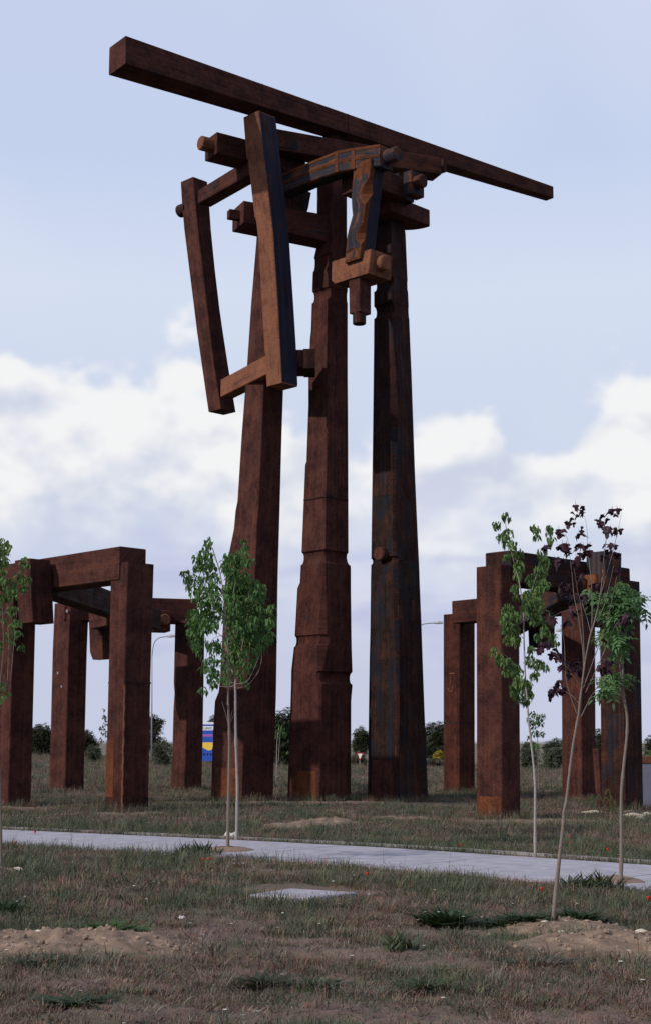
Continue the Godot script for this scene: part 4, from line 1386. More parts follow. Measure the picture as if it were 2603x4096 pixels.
# ---------- behind the sculptures ----------
func background() -> void:
	var dark := [Color(0.018, 0.024, 0.016), Color(0.045, 0.05, 0.028)]
	var grey := [Color(0.045, 0.06, 0.045), Color(0.075, 0.09, 0.06)]
	oak("dark bushy tree at the far left between the two leftmost pillars", 95, 230, 2890, 2962, 118, dark)
	oak("low dark tree touching the right edge of the second pillar from the left", 310, 392, 2915, 2995, 112, dark)
	oak("dark tree behind the thin lamp pole right of the nearest left pillar", 570, 655, 2848, 2985, 116, dark)
	oak("dark tree top showing above the blue and yellow board", 815, 905, 2852, 3000, 122, dark)
	oak("tall dark tree in the gap between the left and middle columns", 1060, 1225, 2824, 3050, 105, dark)
	oak("round dark tree low in the gap between the middle and right columns", 1395, 1490, 2902, 2990, 140, dark)
	oak("broad dark tree between the tower and the right gate", 1640, 1850, 2880, 3020, 108, dark)
	oak("round grey green tree between the pillars of the right gate", 2170, 2300, 2945, 3025, 118, grey)
	oak("dark tree in the narrow slot of the right gate", 2340, 2460, 2910, 3010, 122, dark)
	oak("dark tree at the right edge of the picture behind the wall", 2560, 2680, 2925, 3025, 120, dark)
	var gb := "grey green bushes along the far edge of the field"
	oak("grey green bush below the left lamp post", 600, 712, 2945, 3030, 92, grey, "bush", "bush", gb, false)
	oak("pale bush at the foot of the second pillar from the left", 330, 420, 2975, 3005, 95, grey, "bush", "bush", gb, false)
	oak("wide grey green bush right of the nearest right pillar", 2060, 2175, 2960, 3050, 88, grey, "bush", "bush", gb, false)
	oak("grey green bush left of the third right pillar", 2150, 2260, 2985, 3055, 84, grey, "bush", "bush", gb, false)
	oak("fresh green bush behind the wall at the right edge", 2560, 2650, 2990, 3060, 60, [Color(0.06, 0.1, 0.04), Color(0.1, 0.15, 0.06)], "bush", "bush", gb, false)
	oak("small yellow flowering bush under the broad dark tree", 1728, 1782, 2992, 3030, 100, [Color(0.16, 0.15, 0.02), Color(0.3, 0.24, 0.03)], "bush", "bush", gb, false)
	oak("brownish scrub beside the yield sign", 1385, 1475, 3000, 3045, 124, [Color(0.06, 0.055, 0.04), Color(0.1, 0.085, 0.06)], "bush", "bush", gb, false)
	oak("low scrub between the tower and the right gate", 1660, 1800, 3030, 3062, 95, [Color(0.06, 0.06, 0.045), Color(0.1, 0.09, 0.07)], "bush", "bush", gb, false)
	# lamp posts: [pole x, top of the bend x, y, lamp head x from, x to, y]
	var lamps := [[609, 2620, 668, 2546, 705, 2545, "lamp post right of the nearest left pillar, its arm reaching right", 2985.0], [1650, 2580, 1733, 2492, 1770, 2492, "lamp post behind the right column, its arm reaching right", 3000.0], [2330, 2600, 2247, 2523, 2222, 2522, "lamp post hidden behind the right gate, only its head in view", 3000.0]]
	for l in lamps:
		var d := 108.0
		var foot := at(l[0], l[7], d)
		foot.y = ground_h(foot.x, foot.z)
		var o := thing("lamp_post", l[6], "street lamp", foot, "street lamps along the road behind")
		var st := start()
		st.set_smooth_group(0)
		var top := at(l[0], l[1], d)
		tube(st, [foot - Vector3(0, 0.3, 0), foot.lerp(top, 0.5), top], [0.06, 0.05, 0.04], 10)
		part(st, "pole", M.metal_grey, o)
		st = start()
		st.set_smooth_group(0)
		var e := at(l[2], l[3], d)
		tube(st, smooth_path([top - Vector3(0, 0.1, 0), top.lerp(Vector3(top.x, e.y, top.z), 0.55).lerp(e, 0.12), Vector3(top.x, e.y, top.z).lerp(e, 0.45) - Vector3(0, 0.12, 0), e], 5), [0.04, 0.04, 0.04, 0.04, 0.04, 0.04, 0.04, 0.04, 0.04, 0.04, 0.04, 0.04, 0.04, 0.04, 0.04, 0.04], 8)
		part(st, "arm", M.metal_grey, o)
		st = start()
		var g := at(l[4], l[5], d)
		var ax := (g - e) / 2.0
		loft(st, [chamfered([e + Vector3(0, 0.1, -0.1), e + Vector3(0, 0.1, 0.1), e + Vector3(0, -0.06, 0.1), e + Vector3(0, -0.06, -0.1)], 0.03), chamfered([e + ax + Vector3(0, 0.17, -0.16), e + ax + Vector3(0, 0.17, 0.16), e + ax + Vector3(0, -0.08, 0.16), e + ax + Vector3(0, -0.08, -0.16)], 0.05), chamfered([g + Vector3(0, 0.1, -0.11), g + Vector3(0, 0.1, 0.11), g + Vector3(0, -0.06, 0.11), g + Vector3(0, -0.06, -0.11)], 0.03)])
		part(st, "lamp_head", plain(0.4, 0.42, 0.45, 0.4), o)
	board()
	sign_post()

func board() -> void:
	var d := 112.0
	var a := at(770, 2889, d)
	var b := at(880, 3044, d)
	var foot := Vector3((a.x + b.x) / 2, ground_h((a.x + b.x) / 2, -d), -d)
	var o := thing("notice_board", "blue and yellow notice board with white heading, seen between two rusty posts", "sign", foot)
	var w := b.x - a.x
	var h := a.y - b.y
	var st := start()
	box(st, Vector3(foot.x, (a.y + b.y) / 2, -d), Vector3(w / 2, 0, 0), Vector3(0, h / 2, 0), Vector3(0, 0, 0.05))
	part(st, "panel", plain(0.03, 0.085, 0.42, 0.5), o)
	var band := func(y0: float, y1: float, x0: float, x1: float, mat: Material, called: String) -> void:
		var s := start()
		box(s, Vector3(a.x + w * (x0 + x1) / 2, a.y - h * (y0 + y1) / 2, -d + 0.055), Vector3(w * (x1 - x0) / 2, 0, 0), Vector3(0, h * (y1 - y0) / 2, 0), Vector3(0, 0, 0.006), 0.002)
		part(s, called, mat, o)
	var white := plain(0.72, 0.74, 0.78, 0.6)
	band.call(0.0, 0.055, 0.0, 1.0, white, "white_band")
	band.call(0.1, 0.21, 0.0, 1.0, white, "white_band")
	band.call(0.31, 0.375, 0.0, 1.0, plain(0.3, 0.12, 0.4, 0.6), "purple_band")
	st = start()
	var y := plain(0.75, 0.52, 0.08, 0.6)
	var shape := [Vector2(0.28, 0.52), Vector2(0.74, 0.52), Vector2(0.75, 0.66), Vector2(0.71, 0.71), Vector2(0.62, 0.73), Vector2(0.55, 0.72), Vector2(0.42, 0.665), Vector2(0.28, 0.66)]
	var front := []
	var back := []
	for q in shape:
		front.append(Vector3(a.x + w * q.x, a.y - h * q.y, -d + 0.062))
		back.append(Vector3(a.x + w * q.x, a.y - h * q.y, -d + 0.04))
	loft(st, [back, front])
	part(st, "yellow_emblem", y, o)
	for x in [0.2, 0.3, 0.44, 0.56, 0.68, 0.8]:
		st = start()
		loft(st, [disc(Vector3(a.x + w * x, a.y - h * 0.83, -d + 0.045), Vector3.BACK, 0.09, 12), disc(Vector3(a.x + w * x, a.y - h * 0.83, -d + 0.06), Vector3.BACK, 0.09, 12)])
		part(st, "dark_spot", plain(0.02, 0.02, 0.1, 0.6), o)
	var t := TextMesh.new()
	t.text = "R JANIS JA"
	var f := SystemFont.new()
	f.font_names = PackedStringArray(["Droid Sans"])
	t.font = f
	t.font_size = 32
	t.pixel_size = 0.0075
	t.depth = 0.01
	var ti := MeshInstance3D.new()
	ti.name = "lettering"
	ti.mesh = t
	ti.material_override = plain(0.05, 0.05, 0.08, 0.7)
	ti.position = Vector3(a.x + w * 0.6, a.y - h * 0.157, -d + 0.066) - foot
	ti.set_meta("kind", "stuff")
	o.add_child(ti, true)
	for s in [-0.42, 0.42]:
		st = start()
		tube(st, [Vector3(foot.x + w * s, foot.y - 0.3, -d - 0.1), Vector3(foot.x + w * s, a.y, -d - 0.1)], [0.05, 0.05], 8)
		part(st, "post", M.metal_grey, o)

func sign_post() -> void:
	var d := 112.0
	var l := at(1425, 3011, d)
	var r := at(1453, 3011, d)
	var tip := at(1438, 3044, d)
	var foot := Vector3(tip.x, ground_h(tip.x, -d), -d)
	var o := thing("yield_sign", "small white triangular yield sign with a red border, pointing down", "road sign", foot)
	var st := start()
	tube(st, [Vector3(foot.x, foot.y - 0.3, -d - 0.06), Vector3(foot.x, l.y - 0.03, -d - 0.06)], [0.03, 0.03], 8)
	part(st, "post", M.metal_grey, o)
	var mid := (l + r + tip) / 3.0
	for k in [[1.0, 0.0, 0.02, "red_border", plain(0.35, 0.02, 0.025, 0.5)], [0.66, 0.02, 0.03, "white_field", plain(0.75, 0.75, 0.75, 0.5)]]:
		st = start()
		var a := []
		var b := []
		for p in [l, r, tip]:
			var q: Vector3 = mid + (p - mid) * k[0]
			a.append(q + Vector3(0, 0, k[1]))
			b.append(q + Vector3(0, 0, k[2]))
		loft(st, [a, b])
		part(st, k[3], k[4], o)

# ---------- young trees ----------
func trees() -> void:
	var small := leaf_mesh(0.08, 0.019, 0.5)
	var ash := compound_leaf(7, 0.085)
	var green := [Color(0.042, 0.095, 0.03), Color(0.09, 0.175, 0.06)]
	var fresh := [Color(0.045, 0.09, 0.03), Color(0.1, 0.17, 0.055)]
	var blue := [Color(0.045, 0.1, 0.04), Color(0.1, 0.185, 0.075)]
	var o := young_tree("young green tree cut off by the left edge of the picture", 18.2, [[0.045, 0.03, 0.0, [5, 3492, 3, 3250, -6, 3000, -14, 2800, -20, 2600, -24, 2420]], [0.02, 0.008, 0.2, [-12, 2860, 25, 2790, 40, 2760, 58, 2560, 70, 2430]], [0.018, 0.007, -0.2, [-10, 2830, 14, 2600, 10, 2420, 6, 2300]], [0.012, 0.006, 0.3, [8, 2480, 40, 2410, 66, 2370]], [0.012, 0.006, 0.2, [30, 2740, 36, 2600, 34, 2520]], [0.02, 0.008, -0.1, [-20, 2600, -10, 2350, 12, 2190]]], M.bark_grey)
	foliage(o, [20, 60, 60, 90, 80, 50, 120, 120, 40, 30, 170, 60, 90, 200, 40, 20, 260, 60, 80, 300, 40, 30, 360, 60, 100, 360, 30, 40, 450, 40, 30, 580, 70, 80, 560, 50, 340, 300, 45, 310, 370, 35, 380, 380, 30, 180, 600, 50, 260, 490, 50, 290, 580, 60, 360, 560, 55, 330, 680, 50, 180, 680, 65, 110, 720, 55, 150, 790, 40, 210, 750, 35, 70, 830, 40, 60, 780, 60, 190, 970, 60, 140, 1000, 40, 60, 1100, 40, 230, 1140, 50, 180, 1190, 40, 280, 1160, 30, 100, 1310, 40, 220, 1300, 55, 150, 1390, 35, 310, 1460, 35, 10, 1420, 30, 20, 1990, 40, 40, 2060, 50, 30, 2170, 40, 130, 2100, 20,
		-60, 200, 90, -120, 400, 100, -80, 600, 110, -150, 800, 100, -60, 950, 90, -120, 1200, 90, -60, 1500, 80, -100, 1800, 80], 0, 2150, 0.294, 18.2, 0.5, 0.075, small, M.leaf, fresh, 0.95)
	o = young_tree("slim green tree with a bare grey trunk, left of the pair before the left column", 21.44, [[0.052, 0.014, 0.0, [911, 3414, 917, 3100, 918, 2950, 915, 2850, 913, 2800, 915, 2689, 910, 2630, 906, 2556, 898, 2483, 896, 2395, 880, 2290, 850, 2190]], [0.012, 0.005, 0.1, [914, 2895, 899, 2840, 888, 2805]], [0.01, 0.004, 0.1, [922, 2890, 926, 2860, 931, 2838]], [0.012, 0.005, 0.15, [922, 2890, 938, 2855, 949, 2830]], [0.012, 0.005, 0.2, [913, 2660, 890, 2632, 870, 2610]], [0.012, 0.004, -0.2, [903, 2540, 850, 2560, 815, 2655, 798, 2615]], [0.015, 0.005, 0.3, [898, 2480, 850, 2400, 770, 2330]], [0.014, 0.004, -0.3, [905, 2560, 830, 2500, 770, 2480]], [0.012, 0.004, 0.2, [896, 2400, 840, 2300, 830, 2200]]], M.bark_grey)
	foliage(o, [465, 110, 60, 430, 200, 55, 380, 290, 65, 320, 340, 65, 480, 330, 75, 420, 430, 100, 320, 470, 70, 520, 450, 45, 150, 560, 65, 190, 650, 75, 180, 740, 45, 250, 600, 45, 370, 600, 55, 470, 590, 55, 540, 620, 85, 320, 720, 85, 450, 720, 65, 290, 850, 75, 540, 780, 85, 430, 880, 100, 550, 900, 95, 360, 980, 65, 500, 1010, 85, 600, 1000, 55, 240, 1090, 65, 330, 1110, 85, 450, 1130, 105, 560, 1150, 65, 230, 1200, 65, 300, 1280, 105, 420, 1260, 105, 520, 1260, 75, 200, 1350, 55, 280, 1400, 75, 350, 1440, 65, 230, 1500, 45, 300, 1560, 75, 340, 1620, 35, 480, 1500, 55, 530, 1550, 75, 580, 1480, 45, 600, 1580, 55, 500, 1700, 55, 400, 1740, 35, 460, 1800, 65, 380, 1850, 45, 570, 1760, 45, 520, 1880, 75, 490, 1960, 55, 580, 1960, 55, 520, 2060, 55, 360, 2120, 40, 430, 2150, 30], 700, 2130, 0.2941, 21.4, 0.45, 0.092, small, M.leaf, green)
	o = young_tree("fuller green tree with a pale forking trunk, right of the pair before the left column", 23.9, [[0.058, 0.035, 0.0, [947, 3368, 950, 3150, 945, 2985, 943, 2850, 943, 2797, 942, 2740, 944, 2710]], [0.03, 0.01, 0.1, [944, 2720, 932, 2689, 918, 2653, 912, 2560, 925, 2420, 960, 2250, 975, 2170]], [0.02, 0.008, 0.2, [945, 2718, 951, 2700, 953, 2659, 985, 2500, 1000, 2330]], [0.014, 0.005, -0.2, [946, 2712, 965, 2690, 972, 2650]], [0.014, 0.005, 0.3, [946, 2715, 985, 2680, 997, 2640, 1000, 2570]], [0.018, 0.006, -0.3, [944, 2735, 985, 2727, 1010, 2690, 1038, 2624]], [0.014, 0.005, 0.2, [950, 2753, 991, 2740, 1032, 2689, 1047, 2630, 1038, 2565, 1020, 2498]], [0.014, 0.005, 0.1, [940, 2742, 910, 2748, 879, 2746, 840, 2758]]], M.bark_pale)
	foliage(o, [930, 120, 45, 940, 210, 55, 900, 270, 55, 960, 300, 45, 750, 310, 65, 700, 360, 45, 660, 400, 35, 830, 360, 65, 900, 390, 85, 1000, 400, 55, 1060, 370, 35, 700, 470, 75, 800, 470, 85, 760, 560, 85, 880, 540, 65, 900, 620, 75, 1000, 580, 45, 820, 660, 105, 950, 700, 85, 1060, 680, 75, 700, 780, 85, 820, 800, 105, 960, 820, 115, 1080, 800, 95, 1170, 740, 65, 1200, 870, 65, 780, 920, 105, 900, 950, 105, 1030, 930, 105, 1140, 960, 85, 1310, 1010, 60, 700, 1060, 95, 820, 1080, 105, 950, 1070, 105, 1080, 1100, 95, 1200, 1080, 55, 1330, 1130, 50, 760, 1220, 105, 900, 1220, 105, 1030, 1220, 105, 1170, 1200, 85, 1290, 1210, 65, 830, 1350, 105, 970, 1350, 105, 1100, 1350, 95, 1220, 1340, 75, 1290, 1400, 65, 780, 1480, 105, 920, 1500, 95, 1060, 1480, 85, 1180, 1480, 75, 1270, 1470, 45, 800, 1620, 95, 950, 1640, 75, 1080, 1620, 55, 1190, 1570, 45, 780, 1750, 75, 900, 1760, 70, 1050, 1760, 60, 700, 1700, 65, 680, 1850, 65, 760, 1900, 60, 880, 1880, 45, 990, 1850, 40, 660, 1990, 55, 740, 2040, 45, 920, 1980, 40, 990, 2060, 35], 700, 2130, 0.2941, 23.9, 0.6, 0.105, small, M.leaf, green, 1.08)
	o = young_tree("tall narrow green tree on a pale straight trunk before the right gate", 20.57, [[0.048, 0.012, 0.0, [2139, 3433, 2138, 3300, 2138, 3134, 2129, 3027, 2119, 2942, 2110, 2857, 2108, 2814, 2099, 2704, 2093, 2528, 2090, 2440, 2075, 2330, 2057, 2264, 2042, 2198, 2018, 2088]], [0.018, 0.006, 0.2, [2092, 2500, 2120, 2380, 2150, 2280, 2180, 2190, 2200, 2130]], [0.012, 0.004, -0.2, [2100, 2690, 2040, 2640, 1985, 2590]], [0.012, 0.004, 0.2, [2104, 2760, 2150, 2690, 2200, 2640]], [0.01, 0.004, 0.1, [2095, 2560, 2050, 2500, 2020, 2460]]], M.bark_pale)
	foliage(o, [210, 140, 40, 120, 220, 40, 180, 330, 50, 230, 300, 50, 190, 410, 22, 270, 400, 42, 310, 470, 45, 220, 510, 36, 330, 590, 50, 320, 680, 38, 280, 790, 38, 300, 880, 28, 470, 250, 42, 490, 320, 32, 600, 270, 45, 615, 350, 30, 540, 470, 48, 560, 560, 52, 520, 650, 68, 540, 760, 58, 440, 720, 58, 480, 830, 58, 420, 880, 76, 480, 930, 68, 400, 970, 58, 230, 990, 58, 210, 1080, 58, 290, 1060, 55, 220, 1160, 55, 280, 1180, 58, 240, 1250, 46, 300, 1270, 46, 560, 1050, 60, 470, 1060, 60, 620, 1100, 36, 560, 1180, 46, 630, 1250, 50, 500, 1240, 36, 670, 1290, 20, 440, 1350, 36, 100, 1370, 38, 150, 1440, 46, 230, 1480, 56, 210, 1550, 36, 300, 1540, 56, 430, 1450, 52, 500, 1490, 52, 560, 1500, 40, 470, 1580, 42, 330, 1640, 66, 400, 1680, 52, 280, 1700, 46, 320, 1760, 52, 420, 1760, 42, 370, 1810, 45], 1930, 2000, 0.44, 20.5, 0.4, 0.095, small, M.leaf, fresh, 0.95, 0.95)
	o = young_tree("young tree with large blue green leaves at the right end of the path", 16.56, [[0.05, 0.024, 0.0, [2480, 3546, 2483, 3400, 2483, 3300, 2483, 3177, 2492, 3070, 2505, 2942, 2505, 2857, 2490, 2771, 2489, 2704, 2480, 2550, 2475, 2484, 2476, 2430]], [0.022, 0.012, 0.15, [2494, 2800, 2478, 2680, 2470, 2580]], [0.016, 0.006, 0.2, [2478, 2520, 2440, 2440, 2390, 2400]], [0.016, 0.006, -0.2, [2476, 2460, 2510, 2390, 2540, 2370]], [0.014, 0.006, 0.1, [2484, 2640, 2440, 2600, 2400, 2570]]], M.bark_grey)
	foliage(o, [1280, 800, 66, 1390, 880, 66, 1180, 880, 56, 1000, 870, 46, 960, 850, 36, 1280, 960, 85, 1130, 970, 66, 1480, 1000, 26, 1040, 1010, 36, 1180, 1080, 56, 1150, 1170, 56, 1230, 1230, 56, 1060, 1260, 26, 1190, 1330, 46, 1270, 1300, 36, 1210, 1420, 28, 1270, 1590, 46, 1180, 1620, 66, 1090, 1640, 40, 1140, 1730, 52, 1330, 950, 60, 1240, 880, 60, 1260, 1080, 50], 1930, 2000, 0.44, 16.4, 0.35, 0.03, ash, M.leaf, blue, 1.0, 0.3)
	maple()
	# saplings farther back
	o = young_tree("thin leafy sapling standing in the meadow right of the nearest right pillar", 46.0, [[0.03, 0.01, 0.0, [2150, 3060, 2148, 2960, 2140, 2900, 2150, 2850]], [0.014, 0.006, 0.1, [2146, 2950, 2170, 2900, 2172, 2870]]], M.bark_grey, "saplings in the meadow behind", "sapling")
	foliage(o, [420, 240, 30, 440, 280, 40, 380, 300, 28, 510, 270, 36, 490, 330, 30, 440, 350, 34, 430, 420, 36, 490, 430, 34, 370, 460, 20, 450, 540, 34, 400, 330, 30, 470, 300, 34], 1950, 2750, 0.4268, 46.0, 0.3, 0.16, small, M.leaf, green, 1.2)
	o = young_tree("sparse sapling left of the nearest left pillar", 60.0, [[0.03, 0.008, 0.0, [424, 3020, 422, 2950, 420, 2880, 415, 2835]]], M.bark_grey, "saplings in the meadow behind", "sapling")
	foliage(o, [975, 205, 16, 985, 280, 24, 965, 375, 30, 1000, 330, 24, 985, 420, 30, 1010, 450, 30, 960, 490, 24, 930, 520, 20], 0, 2750, 0.4248, 60.0, 0.3, 0.16, small, M.leaf, [Color(0.03, 0.045, 0.03), Color(0.05, 0.07, 0.04)], 1.4)
	o = young_tree("pair of pale stems of a sapling in the gap right of the left column", 58.0, [[0.04, 0.02, 0.0, [1106, 3050, 1108, 2990, 1112, 2940, 1118, 2900]], [0.03, 0.015, 0.0, [1114, 3050, 1117, 2990, 1122, 2935, 1128, 2900]]], M.bark_pale, "saplings in the meadow behind", "sapling")
	foliage(o, [1210, 380, 40, 1250, 420, 40, 1290, 600, 16, 1200, 440, 36], 600, 2750, 0.4248, 58.0, 0.4, 0.1, small, M.leaf, green, 1.4)

func maple() -> void:
	var d := 13.06
	var o := young_tree("slender purple leaved maple leaning right on a bare grey trunk in a soil mound", d, [
		[0.042, 0.006, 0.0, [2208, 3704, 2228, 3500, 2251, 3300, 2253, 3254, 2264, 3198, 2276, 3091, 2291, 2976, 2311, 2861, 2319, 2793, 2326, 2739, 2339, 2638, 2357, 2550, 2370, 2506, 2392, 2418, 2405, 2330, 2414, 2220, 2423, 2154, 2427, 2128]],
		[0.014, 0.004, 0.1, [2333, 2690, 2329, 2600, 2310, 2461, 2294, 2387, 2289, 2328, 2280, 2248, 2268, 2159, 2258, 2135]],
		[0.012, 0.004, -0.15, [2336, 2650, 2328, 2490, 2319, 2408, 2307, 2357, 2294, 2274]],
		[0.009, 0.004, 0.15, [2360, 2530, 2345, 2470, 2325, 2410]],
		[0.014, 0.003, 0.1, [2362, 2530, 2366, 2470, 2365, 2363, 2357, 2268, 2348, 2188, 2345, 2110, 2335, 2062]],
		[0.01, 0.004, 0.15, [2378, 2490, 2400, 2455, 2416, 2416, 2431, 2357, 2452, 2265]],
		[0.013, 0.004, -0.15, [2330, 2755, 2396, 2572, 2436, 2440, 2464, 2308]],
		[0.011, 0.004, -0.2, [2321, 2748, 2273, 2677, 2233, 2633]],
		[0.013, 0.003, -0.1, [2308, 2862, 2264, 2726, 2255, 2572, 2238, 2497]],
		[0.012, 0.004, 0.1, [2322, 2868, 2360, 2790, 2396, 2730, 2418, 2660]],
		[0.008, 0.004, 0.1, [2315, 2815, 2291, 2787, 2264, 2770, 2240, 2755]],
		[0.01, 0.003, -0.1, [2395, 2400, 2440, 2240, 2456, 2180, 2471, 2110, 2484, 2053]],
		[0.01, 0.004, 0.15, [2340, 2770, 2400, 2640, 2450, 2520, 2489, 2470]],
		[0.007, 0.003, -0.1, [2310, 2461, 2270, 2440, 2200, 2470]]], M.bark_grey)
	var meshes := [lobed_leaf(0.05), lobed_leaf(0.06), lobed_leaf(0.042)]
	var mats := [leafy(0.03, 0.0115, 0.02, 0.3), leafy(0.045, 0.014, 0.026, 0.3), leafy(0.022, 0.011, 0.021, 0.3)]
	var clusters := [2308, 2044, 34, 2277, 2090, 26, 2321, 2114, 16, 2317, 2147, 20, 2238, 2132, 26, 2405, 2079, 30, 2458, 2042, 26, 2427, 2119, 22, 2464, 2128, 26, 2255, 2198, 38, 2233, 2246, 28, 2330, 2202, 44, 2304, 2242, 28, 2445, 2207, 48, 2181, 2185, 20, 2471, 2286, 26, 2321, 2312, 20, 2370, 2348, 24, 2269, 2356, 38, 2304, 2391, 48, 2295, 2440, 28, 2194, 2466, 36, 2282, 2484, 28, 2361, 2510, 14, 2489, 2475, 44, 2176, 2567, 26, 2163, 2603, 22, 2216, 2616, 34, 2233, 2673, 20, 2291, 2677, 44, 2418, 2664, 46, 2247, 2743, 38, 2216, 2774, 30]
	base = o.position
	for i in clusters.size() / 3:
		var r: float = clusters[3 * i + 2]
		var deep := rng.randf_range(-0.3, 0.3)
		for k in int(ceil(r * r * 0.0072)):
			var a := rng.randf() * TAU
			var q := r * sqrt(rng.randf()) * 0.85
			var p := at(clusters[3 * i] + cos(a) * q, clusters[3 * i + 1] + sin(a) * q * 0.8, d + deep + rng.randf_range(-0.08, 0.08))
			var leaf := MeshInstance3D.new()
			leaf.mesh = meshes[rng.randi() % 3]
			leaf.material_override = mats[rng.randi() % 3]
			leaf.name = "leaf"
			leaf.transform = Transform3D(leaf_turn(0.75), p - base)
			o.add_child(leaf, true)

# ---------- small things ----------
func stone(label: String, px: float, py: float, size: float, mat: Material, group := "stones lying on the ground", called := "stone", flat := 0.6) -> void:
	var p := spot(px, py)
	var o := MeshInstance3D.new()
	base = p
	var st := start()
	st.set_smooth_group(0)
	var rings := []
	for k in 7:
		var t := k / 6.0
		var ring := []
		for i in 10:
			var a := TAU * i / 10
			var r := size * (0.08 + sin(PI * clampf(t * 0.92 + 0.06, 0, 1))) * (1.0 + 0.5 * n_small.get_noise_3d(cos(a) * 1.6 + px, sin(a) * 1.6, t * 2.0 + py))
			ring.append(p + Vector3(cos(a) * r, size * flat * (t * 1.5 - 0.5), sin(a) * r * 0.8))
		rings.append(ring)
	loft(st, rings)
	st.generate_normals()
	o.mesh = st.commit()
	o.material_override = mat
	o.name = numbered(called)
	o.position = p
	add_child(o, true)
	tag(o, label, "stone", group)

func weed(label: String, px: float, py: float, w: float, h: float, col: Color, n: int, group := "leafy weeds in the meadow", lean := 0.9) -> void:
	var p := spot(px, py)
	var o := thing("weed_plant", label, "plant", p, group)
	var xf := []
	var cols := []
	var mesh := blade_mesh(5, 0.12, lean, 0.06)
	base = p
	for i in n:
		var a := rng.randf() * TAU
		var r := sqrt(rng.randf())
		var hh := h * rng.randf_range(0.5, 1.0) * (1.15 - 0.5 * r)
		var q := Vector3(cos(a) * r * w, 0, sin(a) * r * w * 0.7)
		q.y = ground_h(p.x + q.x, p.z + q.z) - p.y - 0.01
		var s := rng.randf_range(0.22, 0.4)
		xf.append(Transform3D(Basis(Vector3.UP, rng.randf() * TAU).scaled(Vector3(s, hh, s)), q))
		var b := rng.randf_range(0.7, 1.3)
		cols.append(Color(col.r * b, col.g * b, col.b * b))
	multi("foliage", mesh, M.leaf, xf, cols, o)

